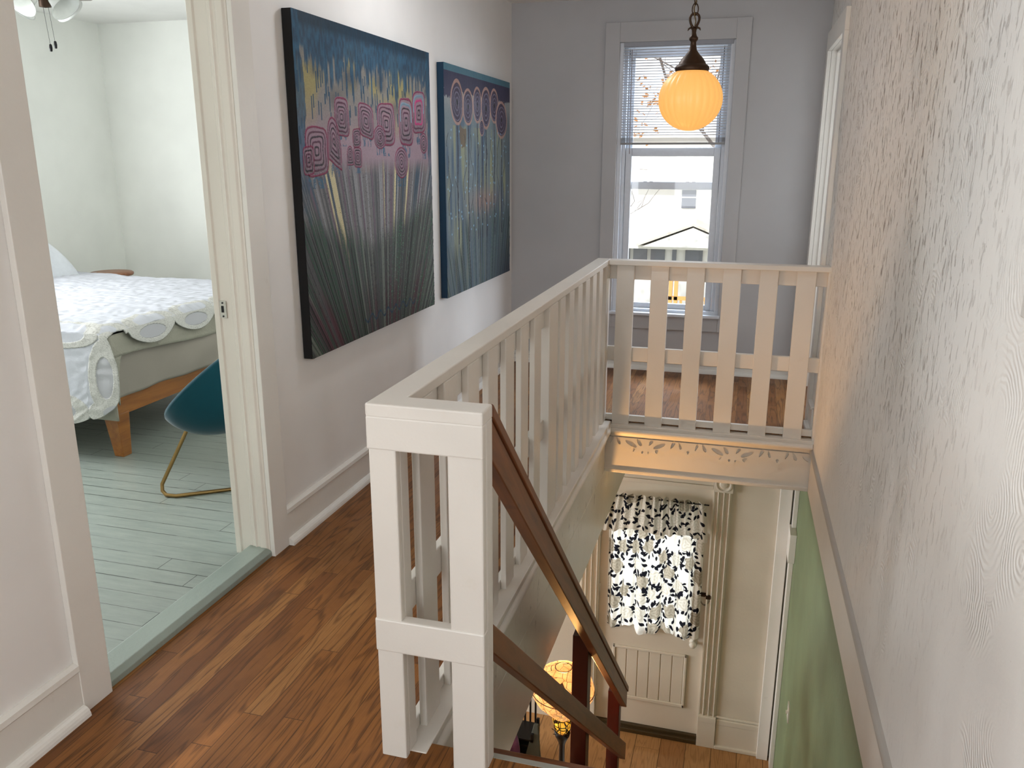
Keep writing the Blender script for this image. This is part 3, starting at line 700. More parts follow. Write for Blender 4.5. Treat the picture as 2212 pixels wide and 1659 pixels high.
# ------------------------------------------------------------------ paintings
def line_mask(U, V, cx, cy, w, h, ang, shape, k):
    """distance-like value of concentric outline number k (0..1 = centre..edge)"""
    u = (U-cx)/(w/2); v = (V-cy)/(h/2)+ang*u
    if shape == 'o': return np.hypot(u, v)
    if shape == 'a': return np.where(v > 0, np.hypot(u, v), np.maximum(np.abs(u), -v*.98))
    return (np.abs(u)**5+np.abs(v)**5)**.2
def painting1(W=560, H=700, y0=2.75, y1=4.045, z0=.675, z1=1.915):
    U, V = np.meshgrid(np.linspace(y0, y1, W), np.linspace(z0, z1, H)); t = (V-z0)/(z1-z0); s = (U-y0)/(y1-y0)
    n1 = smooth_noise(H, W, 60, 50, 1); n2 = smooth_noise(H, W, 14, 4, 2); n3 = smooth_noise(H, W, 90, 5, 3); n4 = smooth_noise(H, W, 25, 25, 4); sp = smooth_noise(H, W, 2, 2, 5)
    def L_(a, b_, m): m = np.clip(m, 0, 1)[..., None]; return a*(1-m)+b_*m
    col = np.empty((H, W, 3)); col[:] = L3(134,131,124)
    col = L_(col, L3(158,148,96), (n1-.45)*3.0*(t > .55)); col = L_(col, L3(92,92,90), (smooth_noise(H, W, 55, 70, 9)-.6)*3*(t > .6))
    col = L_(col, L3(158,136,148), np.exp(-((t-.62)/.10)**2)*1.1)
    # stems field
    st_ = np.clip((.60-t)/.06, 0, 1); fan = (s-.5)*(1+.0*t)+.5
    # radial stripes: rays from below the canvas bottom centre
    rx = (s-.5)/(t+.55)
    def stripes(seed, k): k = int(k*.62); r = np.random.RandomState(seed).rand(k); return r[np.clip(((rx+1.2)/2.4*k).astype(int), 0, k-1)]
    a1 = stripes(3, 330); a2 = stripes(4, 620); a3 = stripes(8, 150)
    col = L_(col, L3(112,112,116), st_*.8)
    col = L_(col, L3(70,74,78), st_*(a2 > .62)*.85); col = L_(col, L3(150,152,156), st_*(a1 > .80)*.8)
    col = L_(col, L3(52,78,98), st_*(a1 < .10)*np.clip((t-.3)*5, 0, 1)*.9)
    a5 = stripes(41, 260); col = L_(col, L3(212,202,158), st_*(a5 > .84)*np.clip((t-.16-.25*n3)*8, 0, 1)*(np.abs(s-.55) < .46)*.9)
    col = L_(col, L3(108,88,104), st_*(np.abs(a1-.5) < .06)*.8)
    low = np.clip((.34-t+.25*np.abs(s-.45)+.05*(a2-.5))/.06, 0, 1)
    col = L_(col, L3(58,64,62), low*.75); col = L_(col, L3(36,78,56), low*(a2 > .7)*(sp > .35)*.8*np.clip(np.abs(s-.5)*3+.2, 0, 1)); col = L_(col, L3(118,128,118), low*(a1 > .8)*.7)
    col = L_(col, L3(84,44,58), low*(a3 < .25)*np.clip((.22-t)*8, 0, 1)*.8); col = L_(col, L3(26,26,28), low*(a2 < .18)*.9)
    col = L_(col, L3(104,170,132), low*(sp > .86)*(s > .55)*.6)
    # top band and drips
    drip = np.random.RandomState(6).rand(90)[np.clip((s*90).astype(int), 0, 89)]; edge = .90-.13*drip**2-.02*n2
    blue = L_(np.broadcast_to(L3(36,88,118), col.shape), np.broadcast_to(L3(24,58,82), col.shape), n2*1.4-.2)
    col = L_(col, blue, np.clip((t-edge)/.02, 0, 1)*.92); col = L_(col, L3(22,44,60), np.clip((t-.955)/.02, 0, 1)*.8)
    col = L_(col, blue, ((s < .03+.02*n4) | (s > .972-.01*n4))*np.clip((t-.5+.2*n4)*4, 0, 1)*.85)
    r = np.random.RandomState(12)
    for _ in range(110):
        cs, ct, ln = r.rand(), .66+.26*r.rand(), .012+.022*r.rand()
        m = (np.abs(s-cs) < .0028) & (np.abs(t-ct) < ln); col[m] = L3(28,70,96)
    relief = (a2 > .6)*st_*.0008+n2*.0004
    FL = [(3.089,1.572,.12,.147,'r'),(3.305,1.566,.144,.137,'r'),(2.877,1.441,.175,.18,'r'),(2.81,1.409,.081,.103,'r'),(3.016,1.48,.107,.179,'a'),(3.213,1.497,.073,.075,'r'),(3.147,1.428,.058,.074,'a'),(3.214,1.42,.074,.083,'r'),(3.511,1.562,.182,.182,'r'),(3.438,1.505,.125,.1,'o'),(3.732,1.579,.167,.214,'r'),(3.89,1.627,.166,.193,'r'),(3.945,1.489,.1,.1,'o'),(3.664,1.399,.151,.144,'o')]
    FL = [(a, b_, c*1.0, d_*1.0, e) for a, b_, c, d_, e in FL]
    for i, (cx, cy, w, h, sh) in enumerate(FL):
        m = np.zeros_like(s)
        dm = ((U-cx) < .3*w) & ((U-cx) > -.3*w) & (V < cy-h*.3) & (V > cy-h*.75); col = L_(col, L3(40,92,122), dm*(n2 > .52)*(sp > .25)*.8)
        wob = .10*(n4-.5)
        D = line_mask(U, V, cx, cy, w, h, r.uniform(-.12, .25) if sh != 'o' else 0, sh, 0)+wob
        fill = D < 1; col = L_(col, L3(150,122,138), fill*.9); col = L_(col, L3(96,92,96), fill*np.clip((cy-V)/(h*.5)+.1, 0, 1)*(sp > .4)*.8)
        K = 5 if w > .1 else 4
        for k in range(K):
            rk = (k+1)/K; lw = .035 if K == 5 else .05
            ln = np.abs(D-rk+.05) < lw
            dark = (k % 2 == 0) if k < K-1 else False
            cc_ = L3(34,28,40) if dark else (L3(128,32,74) if k == K-1 else L3(84,40,66))
            col = L_(col, cc_, ln*.92); relief = relief+ln*.0016
        if i in (11,): col = L_(col, L3(205,60,130), (np.abs(D-.55) < .05)*.8)
        if i in (10, 11): col = L_(col, L3(128,160,178), (np.abs(D-.75) < .07)*(V > cy)*.8)
    # squiggle line near bottom
    q = .055+.25*np.clip(s-.4, 0, 1)*0+.012*np.sin(s*95)
    m = (np.abs(t-q*1.0) < .004) & (s > .36) & (s < .8); col[m] = L3(34,66,88)
    col = L_(col, L3(20,22,26), (sp > .8)*(a2 < .4)*st_*.7)
    col = col*(.80+.18*sp[..., None])*(1-.25*np.clip(.35-t, 0, 1)[..., None])
    return U, V, np.clip(col, 0, 1), relief
def painting2(W=380, H=620, y0=4.245, y1=5.478, z0=.675, z1=1.895):
    U, V = np.meshgrid(np.linspace(y0, y1, W), np.linspace(z0, z1, H)); t = (V-z0)/(z1-z0); s = (U-y0)/(y1-y0)
    n1 = smooth_noise(H, W, 60, 40, 21); n2 = smooth_noise(H, W, 14, 4, 22); n3 = smooth_noise(H, W, 160, 9, 23); n4 = smooth_noise(H, W, 25, 25, 24); sp = smooth_noise(H, W, 2, 2, 25)
    def L_(a, b_, m): m = np.clip(m, 0, 1)[..., None]; return a*(1-m)+b_*m
    col = np.empty((H, W, 3)); col[:] = L3(118,134,140)
    col = L_(col, L3(146,152,126), (n3-.45)*3*(t < .75)); col = L_(col, L3(76,100,122), (smooth_noise(H, W, 140, 12, 27)-.5)*2.6)
    col = L_(col, L3(165,135,125), np.exp(-((t-.40)/.06)**2-((s-.55)/.2)**2)*.8)
    rx = (s-.5)/(t+1.2); r_ = np.random.RandomState(30).rand(300)[np.clip(((rx+.8)/1.6*300).astype(int), 0, 299)]; r2 = np.random.RandomState(31).rand(500)[np.clip(((rx+.8)/1.6*500).astype(int), 0, 499)]
    low = np.clip((.40+.12*(r_-.5)-.12*(s < .2)-t)/.08, 0, 1)
    col = L_(col, L3(62,82,96), low*np.clip(.35+s, 0, 1)*.8); col = L_(col, L3(104,116,114), low*(r2 > .72)*.8); col = L_(col, L3(22,28,36), low*(r_ < .25)*.8); col = L_(col, L3(60,96,84), low*(np.abs(r2-.3) < .06)*.7)
    col = L_(col, L3(24,34,54), np.clip((.22-t)/.2, 0, 1)*np.clip((s-.5)*2, 0, 1)*.9)
    col = L_(col, L3(158,162,162), np.exp(-((t-.87)/.05)**2)*.7)
    col = L_(col, L3(40,34,70), ((t > .905-.02*n2-.03*(n4 > .6)) & (t < .972))*.95); col = L_(col, L3(60,110,128), (t > .972)*.9)
    relief = n2*.0005+low*(r2 > .7)*.0008
    FL = [(4.444,1.71,.183,.205),(4.629,1.697,.158,.172),(4.796,1.715,.14,.174),(4.961,1.708,.164,.21),(5.131,1.73,.159,.176),(5.285,1.653,.218,.201),(4.878,1.593,.08,.081)]
    r = np.random.RandomState(3)
    for cx, cy, w, h in FL:
        m = (np.abs(U-cx-.006*np.sin(V*14)) < .007) & (V < cy) & (V > .95); col[m] = L3(36,38,58)
        D = np.hypot((U-cx)/(w/2), (V-cy)/(h/2))+.09*(n4-.5)
        col = L_(col, L3(190,150,135), (D < 1.16)*.75); fill = D < 1; col = L_(col, L3(52,42,70), fill*.96)
        ph = np.sin(D*24+np.arctan2(V-cy, U-cx)); col = L_(col, L3(120,116,138), fill*(ph > .55)*.85); relief = relief+fill*np.clip(ph, 0, 1)*.0015; col = L_(col, L3(14,12,20), (D < .16)*1.)
    D = np.hypot((U-4.537)/.057, (V-1.56)/.09); col = L_(col, L3(108,84,58), (D < 1)*.8*(n4 > .35))
    for k in range(9):
        cx = 4.30+.13*k; w_ = .022*np.sin(V*16+k*2)+.012*np.sin(V*41+k); m = (np.abs(U-cx-w_) < .0035) & (V < 1.55) & (V > 1.12) & (smooth_noise(H, W, 60, 60, 50+k) > .35); col[m] = L3(34,40,54)
    for _ in range(85):
        cs, ct = r.rand(), .25+.5*r.rand(); m = (np.hypot((s-cs)*1.2, (t-ct)) < .005); col[m] = L3(150,200,232)
    col = col*(.93+.14*sp[..., None])
    return U, V, np.clip(col, 0, 1), relief
for fn, nm, lab, y0, y1, z0, z1, em in ((painting1, 'painting', 'large square canvas of pink ringed blossoms under blue drips, black edged, nearer the doorway', 2.75, 4.045, .675, 1.915, 'blackedge'),
                                    (painting2, 'painting', 'blue grey canvas of round purple spiral flowers with blue edges, beside the far corner', 4.245, 5.478, .675, 1.895, 'teal_edge')):
    U, V, col, rel = fn()
    p = thing(nm, (XL, (y0+y1)/2, z0), lab, 'painting', 'flower canvases on the hall wall')
    MB().box(XL+.002, XL+.0385, y0, y1, z0, z1).build('canvas_edge', em, p, .002)
    vgrid('painted_face', np.stack([XL+.0392+rel, U, V], -1), col, 'paintwork', p)
    if nm == 'painting' and em == 'teal_edge':
        pass

# ------------------------------------------------------------------ pendant lamp
pc = Vector((-.222, 2.95, 1.606)); pl = thing('pendant_lamp', (pc.x, pc.y, ZC), 'amber ribbed glass globe pendant hanging on a chain over the stairwell', 'pendant lamp')
prof = []
for i in range(29):
    th = pi*(.5-.36)+(pi-.14*pi-.0)*i/28 if False else .50+(pi-.50)*i/28
    prof.append((.1035*sin(th)*(1 if i < 28 else 1), .1*cos(th)))
prof[-1] = (.012, -.0995)
MB().lathe(prof, pc, 168, rib=lambda t, h: .040*abs(cos(t*13))**.7-.024).build('globe', 'globe', pl)
MB().lathe([(.053, .087), (.056, .094), (.055, .101), (.050, .106), (.045, .108), (.043, .114), (.034, .128), (.022, .140), (.013, .152), (.010, .166), (.009, .178), (.014, .184), (.015, .190), (.010, .196), (.007, .205), (.008, .215), (.006, .222), (0, .224)], pc, 36).build('cap', 'bronze', pl)
b = MB()
for s_ in (-1, 1): b.tube([(pc.x+s_*.004, pc.y, pc.z+.215), (pc.x+s_*.010, pc.y, pc.z+.222), (pc.x+s_*.018, pc.y, pc.z+.218), (pc.x+s_*.020, pc.y, pc.z+.212)], [.004, .004, .003, .001], 6)
b.tube([(pc.x+.014*sin(t)*(1-.35*cos(t)), pc.y, pc.z+.242-.022*cos(t)) for t in np.linspace(0, 2*pi, 20)[:-1]], .004, 6, closed=True)
b.build('finial_loop', 'bronze', pl)
z = pc.z+.276; k = 0
while z < ZC-.01:
    pts = []
    for t in np.linspace(0, 2*pi, 16)[:-1]:
        a = .0095*cos(t); h = .0185*sin(t); pts.append((pc.x+(a if k % 2 == 0 else a*.25), pc.y+(a*.25 if k % 2 == 0 else a), z+h))
    MB().tube(pts, .0019, 6, closed=True).build('chain_link', 'bronze', pl); z += .0315; k += 1
MB().tube([(pc.x+.004*sin(i*1.7), pc.y+.004*cos(i*1.3), pc.z+.22+i*.02) for i in range(29)], .0022, 6).build('cord', plain('cord_tan', (96,76,40), .6), pl)
MB().lathe([(0, -.03), (.02, -.028), (.055, -.012), (.06, 0)], (pc.x, pc.y, ZC), 32).build('canopy', 'bronze', pl)

# flush ceiling light added out of view to brighten the hall
cl = thing('fill_ceiling_light', (-1.0, 3.5, ZC), 'round flush ceiling light added unseen over the hall to brighten it', 'ceiling light')
MB().lathe([(0, 0), (.15, 0), (.15, -.03), (.14, -.04), (0, -.04)], (-1.0, 3.5, ZC), 36).build('base', 'steel', cl)
t_ = NT('fill_light_dome'); t_.bsdf((.8,.8,.78,1), .3, emis=(.95, .97, 1, 1), emis_s=32)
MB().lathe([(.135, -.04), (.13, -.07), (.10, -.10), (.05, -.118), (0, -.122)], (-1.0, 3.5, ZC), 36).build('glass_dome', t_.m, cl)
# ------------------------------------------------------------------ floor lamp downstairs
LX, LY = -.788, 3.80; ZS = -1.50
lp = thing('floor_lamp', (LX, LY, ZD), 'stained glass floor lamp with a black pole glowing below the stairs', 'floor lamp')
H_ = ZS-.10-ZD
MB().lathe([(0, 0), (.14, 0), (.14, .012), (.10, .03), (.03, .05), (.016, .08), (.016, H_-.09), (.022, H_-.07), (.030, H_-.05), (.040, H_-.03), (.044, H_-.01), (.038, H_), (.0, H_)], (LX, LY, ZD), 28).build('pole', 'iron', lp)
MB().lathe([(.032, 0), (.043, .02), (.050, .05), (.056, .08), (.058, .10)], (LX, LY, ZS-.10), 28).build('glass_collar', 'tiffany2', lp)
b = MB()
for i in range(8):
    a = 2*pi*i/8; b.tube([(LX+.040*cos(a), LY+.040*sin(a), ZS-.105), (LX+.051*cos(a), LY+.051*sin(a), ZS-.05), (LX+.060*cos(a), LY+.060*sin(a), ZS)], .0022, 5)
    b.tube([(LX+.042*cos(a), LY+.042*sin(a), ZS-.11), (LX+.060*cos(a), LY+.060*sin(a), ZS-.10)], .002, 5)
b.build('leaf_bracket', 'iron', lp)
b = MB(); b.lathe([(.058, 0), (.10, .045), (.142, .09), (.166, .135), (.168, .17), (.155, .215), (.126, .25), (.088, .278), (.045, .294), (.0, .30)], (LX, LY, ZS), 40)
b.build('lamp_shade', 'tiffany', lp)
b = MB(); b.tube([(LX+.169*cos(t), LY+.169*sin(t), ZS+.155) for t in np.linspace(0, 2*pi, 33)[:-1]], .0025, 5, closed=True); b.tube([(LX+.045*cos(t), LY+.045*sin(t), ZS+.294) for t in np.linspace(0, 2*pi, 17)[:-1]], .0025, 5, closed=True)
b.build('shade_rim', 'iron', lp)
bl_ = bpy.data.lights.new('floor_lamp_bulb', 'SPOT'); bl_.spot_size = radians(108); bl_.spot_blend = .7; bl_.energy = 240; bl_.color = (1, .82, .56); bl_.shadow_soft_size = .03
bo = bpy.data.objects.new('floor_lamp_bulb', bl_); C.objects.link(bo); bo.location = (LX, LY, ZS+.14); bo.rotation_euler = (radians(180), 0, 0)
# odds and ends in the dark corner downstairs
mr = thing('magazine_rack', (-1.42, 5.2, ZD), 'black wire rack standing in the dim corner left of the floor lamp', 'rack')
b = MB()
for i in range(9): b.box(-1.60+.04*i, -1.588+.04*i, 5.15, 5.165, ZD+.05, ZD+.62)
b.box(-1.62, -1.26, 5.145, 5.17, ZD+.60, ZD+.63); b.box(-1.62, -1.26, 5.145, 5.17, ZD+.03, ZD+.06)
b.build('bars', 'iron', mr)
b = MB()
for i in range(5): b.box(-1.60, -1.24, 4.95+.0*i, 5.15, ZD+.10+.05*i, ZD+.112+.05*i)
b.build('shelf', 'iron', mr)
for x in (-1.61, -1.25):
    for y in (4.96, 5.14): MB().box(x-.01, x+.01, y-.01, y+.01, ZD, ZD+.36).build('leg', 'iron', mr)
b = MB(); b.grid(lambda u, v: (-1.42+.10*u-.06*v+.015*sin(9*v), 4.82+.10*sin(3*u)+.03*sin(8*v), ZD+.02+.34*v-.05*u), 12, 16)
o = b.build('purple_cushion', 'purple'); m = o.modifiers.new('s', 'SOLIDIFY'); m.thickness = .09; m.offset = 0
tag(o, 'purple cloth cushion slumped by the stair opening downstairs', 'cushion')
b = MB(); b.hexa([(-1.33,4.86,ZD),(-1.15,4.86,ZD),(-1.15,4.90,ZD),(-1.33,4.90,ZD),(-1.245,4.99,ZD+.42),(-1.215,4.99,ZD+.42),(-1.215,5.01,ZD+.42),(-1.245,5.01,ZD+.42)])
tag(b.build('door_stop_wedge', 'darkgreen', bevel=.004), 'dark green tapered wooden wedge on the floor beside the lamp pole', 'wedge')

# ------------------------------------------------------------------ bedroom: bed
bed = thing('bed', (-3.85, 3.9, 0), 'honey pine bed with a taupe covered mattress beyond the doorway', 'bed')
BX0, BX1, BY0, BY1 = -4.86, -2.87, 3.14, 4.64
MB().box(BX1-.03, BX1, BY0, BY1, .21, .34).build('foot_rail', 'bedwood', bed, .004)
for y in (BY0, BY1-.03): MB().box(BX0, BX1-.03, y, y+.03, .21, .34).build('side_rail', 'bedwood', bed, .004)
for x in (BX1-.075, BX0+.01):
    for y in (BY0+.002, BY1-.08):
        s_ = .085
        ox = .018 if x > -4 else 0
        MB().hexa([(x+ox,y+.018,0),(x+s_-.012,y+.018,0),(x+s_-.012,y+s_-.012,0),(x+ox,y+s_-.012,0),(x-.004,y-.002,.22),(x+s_-.008,y-.002,.22),(x+s_-.008,y+s_,.22),(x-.004,y+s_,.22)]).build('leg', 'bedwood', bed, .003)
b = MB()
def mat_fn(u, v):
    return (0,0,0)
MB().box(BX0, BX1-.0, BY0, BY1, .30, .59).build('mattress', 'sheet', bed, .05, 4)
# skirt of the fitted sheet with drapes at the foot
def skirt(u, v):
    y = BY0+.01+(BY1-BY0-.02)*u; z = .585-.283*v
    return (BX1+.012+.010*sin(y*7)*v+.02*max(0, sin((y-3.7)*5+v*1.5))*sin(pi*v)+.006*sin(23*y)*v, y, z+.002*sin(y*13)*v)
o = MB().grid(skirt, 90, 20).build('bed_skirt', 'sheet', bed); m = o.modifiers.new('s', 'SOLIDIFY'); m.thickness = .004
# coverlet (stone grey)
cv = thing('coverlet', (-2.85, 3.9, .6), 'stone grey quilted coverlet showing below the white quilt', 'coverlet')
def cov_foot(u, v): y = 3.10+1.56*u; return (-2.838+.006*sin(y*9)+.008*v, y, .618-(.125+.02*sin(y*3.5))*v-.0)
def cov_side(u, v): x = -4.7+1.875*u; return (x+.015*v*(u > .98), 3.108-.014*v-.012*sin(x*7)*v-.012, .618-(.405)*v)
b = MB(); b.grid(cov_foot, 80, 8); b.grid(cov_side, 80, 20)
# folded corner flap
b.grid(lambda u, v: (-2.838-.012*u+.03*v*(1-u)+.02*u*v, 3.10+.17*u*(1-.75*v), .615-.12*v*(.3+u*.7)-.29*v*(1-u)), 10, 14)
o = b.build('cover_sheet', 'coverlet', cv); m = o.modifiers.new('s', 'SOLIDIFY'); m.thickness = .008
# white quilt: one sheet = top + flaps
def ringpat(A, B_, edge, seed, H, W):
    """A along the hem, B_ distance above the hem; returns colour and relief"""
    per = .34; c = ((A % per)-per/2)
    def lens(cx, cy, rx_, ry_): return np.hypot((A_-cx)/rx_, (B_-cy)/ry_)
    A_ = c
    D = np.hypot(A_/.165, (B_-.075)/.072)
    ring = (D > .62) & (D < 1.03); inner = D <= .62
    return ring, inner, D
nq = smooth_noise(400, 600, 6, 22, 61)
def quilt_cols(shape, ring, inner, seed):
    H, W = shape; col = np.empty((H, W, 3)); col[:] = L3(190,192,199)
    holes = (np.random.RandomState(seed).rand(H, W) > .72)
    col[ring] = L3(196,195,190); col[ring & holes] = L3(168,167,162); col[inner] = L3(176,176,180); return col
qt = thing('quilt', (-3.8, 3.85, .65), 'white quilt with lacy crocheted rings draped over the bed', 'quilt')
# top
W, H = 420, 340
S, Tt = np.meshgrid(np.linspace(0, 1, W), np.linspace(0, 1, H))
X = -4.55+1.727*S; Y = 3.075+1.60*Tt
bx = np.clip((X+2.90)/.077, 0, 1); by = np.clip((3.15-Y)/.075, 0, 1); by2 = np.clip((Y-4.58)/.09, 0, 1)
wr_ = smooth_noise(H, W, 5, 26, 71)*.6+smooth_noise(H, W, 12, 60, 72)*.4+.5*smooth_noise(H, W, 7, 7, 73)
Z = .650+.012*wr_-.030*bx**2-.030*by**2-.03*by2**2+.03*np.clip((-3.9-X)/.5, 0, 1)*np.exp(-((Y-4.2)/.5)**2)
A_ = Y-3.24; 
DD = np.hypot(((Y-3.24) % .34-.17)/.165, (X+2.845)/.07); DS = np.hypot(((X+2.86) % .42-.21)/.20, (Y-3.09)/.085)
ring = ((DD > .62) & (DD < 1.03) & (X > -2.95)) | ((DS > .66) & (DS < 1.03) & (Y < 3.2)); inner = ((DS <= .66) & (Y < 3.2))
vgrid('quilt_top', np.stack([X, Y, Z], -1), quilt_cols((H, W), ring, inner & False, 1), 'quilt', qt, solid=.006)
# foot scallops
W, H = 420, 60
S, Tt = np.meshgrid(np.linspace(0, 1, W), np.linspace(0, 1, H))
Y = 3.20+1.46*S; ph = ((Y-3.215) % .34)/.34; hang = .014+.075*np.sin(pi*ph)**.65
edge = 1-np.clip((Y-3.21)/.02, 0, 1)
X = -2.826+.012*np.sin(pi*Tt*.5)+.016*np.sin(pi*ph)*Tt; Z = .632-(hang*(1-.6*edge))*Tt-.004*Tt
B_ = Z-.632
D = np.hypot((ph-.5)/.47, (Z-.592)/.055)
ring = (D > .60) & (D < 1.25); inner = D <= .60
c_ = quilt_cols((H, W), ring, inner, 3)
vgrid('foot_scallop', np.stack([X+(ring*.004), Y, Z], -1), c_, 'quilt', qt, solid=.008)
# side drop
W, H = 560, 220
S, Tt = np.meshgrid(np.linspace(0, 1, W), np.linspace(0, 1, H))
X0_ = -4.4+1.62*S
ph = ((X0_+2.90) % .36)/.36
zb_ = .245-.05*np.sin(pi*ph)**.6
cut = np.clip((X0_+2.875)/.095, 0, 1)
right = -2.775-.0*Tt
# right hand edge bows outward at mid height and cuts back at the hem
xe = -2.815+.075*np.sin(pi*np.clip(Tt*.92+.02, 0, 1))**.8-.10*np.clip((Tt-.72)/.28, 0, 1)**1.6
X = -4.4+(xe+4.4)*S
ph = ((X+2.915) % .36)/.36; zb_ = .245-.05*np.sin(pi*ph)**.6+.02*np.clip((X+2.93)/.12, 0, 1)
Z = .632+(zb_-.632)*Tt
Y = 3.068-.028*np.sin(Tt*1.6)-.010*np.sin(X*8)*Tt
DE = np.hypot((X+2.815)/.085, (Z-.435)/.17)                      # upright ring at the edge
DB = np.hypot((ph-.5)/.46, (Z-.265)/.075)                        # hem rings
DT = np.hypot((((X+2.84) % .42)/.42-.5)/.47, (Z-.625)/.06)       # rings at the mattress edge
ring = ((DE > .58) & (DE < 1.05)) | ((DB > .62) & (DB < 1.1)) | ((DT > .66) & (DT < 1.05)); inner = (DE <= .58) | (DB <= .62)
rel = ring*.004+.006*smooth_noise(H, W, 14, 16, 81)
vgrid('side_drop', np.stack([X, Y-rel, Z], -1), quilt_cols((H, W), ring, inner, 5), 'quilt', qt, solid=.006)
# pillow
pw = MB()
def pil(u, v):
    a, c_ = u*2-1, v*2-1; e = max(0, 1-abs(a)**2.6)**.55*max(0, 1-abs(c_)**2.6)**.55
    return None
def pill(side):
    def f(u, v):
        a, c_ = u*2-1, v*2-1; e = (max(0, 1-abs(a)**3))**.5*(max(0, 1-abs(c_)**3))**.5
        x = -4.50+.26*a; y = 4.14+.38*c_*(1-.06*a*a)
        z = .825+.14*e*side-.30*(a)*.55+.006*sin(14*c_+3*a)
        return (x, y, z)
    return f
b = MB(); b.grid(pill(1), 30, 36); b.grid(pill(-1), 30, 36); tag(b.build('pillow', plain('pillow_white', (222,226,232), .9)), 'white pillow propped at the head of the bed behind the door frame', 'pillow')
# round side table behind the bed
stl = thing('side_table', (-4.45, 5.0, 0), 'brown wooden rounded table edge just showing beyond the bed', 'side table')
MB().lathe([(0, .595), (.145, .595), (.15, .602), (.15, .613), (.14, .62), (0, .62)], (-4.45, 5.0, 0), 36).build('table_top', 'stoolwood', stl)
for k in range(3):
    a = 2*pi*k/3; MB().tube([(-4.45+.10*cos(a), 5+.10*sin(a), .6), (-4.45+.17*cos(a), 5+.17*sin(a), 0)], [.016, .012], 8).build('leg', 'stoolwood', stl)

# ------------------------------------------------------------------ teal chair
ch = thing('velvet_chair', (-2.1, 2.95, 0), 'teal velvet bucket chair on brass wire legs behind the door frame', 'chair')
Rv = Vector((.962, .273, .0015)); Uv = Vector((-.073, .251, .965)); Dv = Vector((-.5547, .7971, -.2387))
e1 = (Rv*cos(radians(39))+Uv*sin(radians(39))).normalized(); n1_ = (Rv*sin(radians(39))-Uv*cos(radians(39))).normalized(); e2 = n1_.cross(e1).normalized()
cc0 = Vector((-2.12, 3.028, .494))+e1*.0-n1_*.03
def shell(off):
    def f(u, v):
        th = 2*pi*u; ph = pi/2*v; rx_ = .30-off; ry_ = .25-off; dp = .235-off
        r = sin(ph)**.8 if v > 0 else 0
        p = cc0+e1*(rx_*r*cos(th)*(1.12 if cos(th) < 0 else 1.0))+e2*(ry_*r*sin(th))+n1_*(dp*(1-r**2.3)**.62)
        return p
    return f
b = MB(); b.grid(shell(0), 56, 22); b.grid(shell(.035), 56, 22)
b.tube([shell(.017)(k/56, 1) for k in range(56)], .019, 8, closed=True)
b.build('seat_shell', 'teal', ch)
def sled(off):
    o_ = Vector(off); pts = [Vector((-2.24, 2.90, .36)), Vector((-2.375, 2.812, .05)), Vector((-2.372, 2.805, .022)), Vector((-2.345, 2.795, .009)), Vector((-2.30, 2.80, .008)), Vector((-1.98, 3.03, .008)), Vector((-1.95, 3.05, .02)), Vector((-1.96, 3.06, .30))]
    return MB().tube([p+o_ for p in pts], .0085, 10)
sled((0,0,0)).build('leg', 'brass', ch)
sled((.17,.27,0)).build('leg', 'brass', ch)

# ------------------------------------------------------------------ ceiling fan
fx, fy = -3.68, 3.9
fan = thing('ceiling_fan', (fx, fy, ZC), 'ceiling fan with frosted glass tulip lights and black pull chains in the bedroom', 'ceiling fan')
MB().lathe([(0, 0), (.07, -.0), (.08, -.03), (.02, -.05), (.02, -.07), (.09, -.08), (.10, -.13), (.07, -.16), (.03, -.17), (.03, -.21), (0, -.215)][::-1], (fx, fy, ZC), 28).build('motor', 'bronze', fan)
for k, (dx, dy, tl) in enumerate(((-.155, -.02, 1), (.12, .01, 1), (.02, .16, 1), (-.02, -.15, 1))):
    a = Vector((dx, dy, -.13)).normalized(); base = Vector((fx, fy, 2.262))+Vector((dx, dy, 0))*.40
    MB().lathe([(.020, 0), (.034, .012), (.046, .035), (.050, .06), (.058, .085), (.076, .105), (.082, .11), (.078, .108), (.055, .085), (.046, .06), (.040, .035), (.018, .006)], base, 28, a).build('glass_shade', 'milk', fan)
    MB().tube([(fx, fy, 2.24), base+Vector((0,0,.012)), base], .008, 8).build('arm', 'iron', fan)
for (px, py, z0_, zb2) in ((-3.699, 3.9, 2.25, 2.008), (-3.666, 3.9, 2.25, 2.022)):
    c_ = MB().tube([(px, py, z0_), (px+.018, py-.0, zb2)], .0010, 5).build('pull_chain', 'iron', fan)
    MB().lathe([(0, -.040), (.0065, -.038), (.0085, -.02), (.0065, -.004), (0, 0)], (px+.019, py, zb2), 12).build('pull', 'iron', c_)
for k in range(5):
    a = 2*pi*k/5+1.76; L0, L1 = .13, .42; w_ = .055
    d_ = Vector((cos(a), sin(a), 0)); n_ = Vector((-sin(a), cos(a), 0)); z_ = 2.285
    if d_.y > .9: L1 = .385
    P = [Vector((fx, fy, z_))+d_*q+n_*r_ for q, r_ in ((L0, -w_*.6), (L1*.95, -w_), (L1, -w_*.6), (L1, w_*.6), (L1*.95, w_), (L0, w_*.6))]
    b = MB(); n = len(P); b.add(P+[p+Vector((0,0,.008)) for p in P], [tuple(range(n))[::-1], tuple(range(n, 2*n))]+[(i, (i+1) % n, (i+1) % n+n, i+n) for i in range(n)])
    b.build('blade', 'blade', fan)

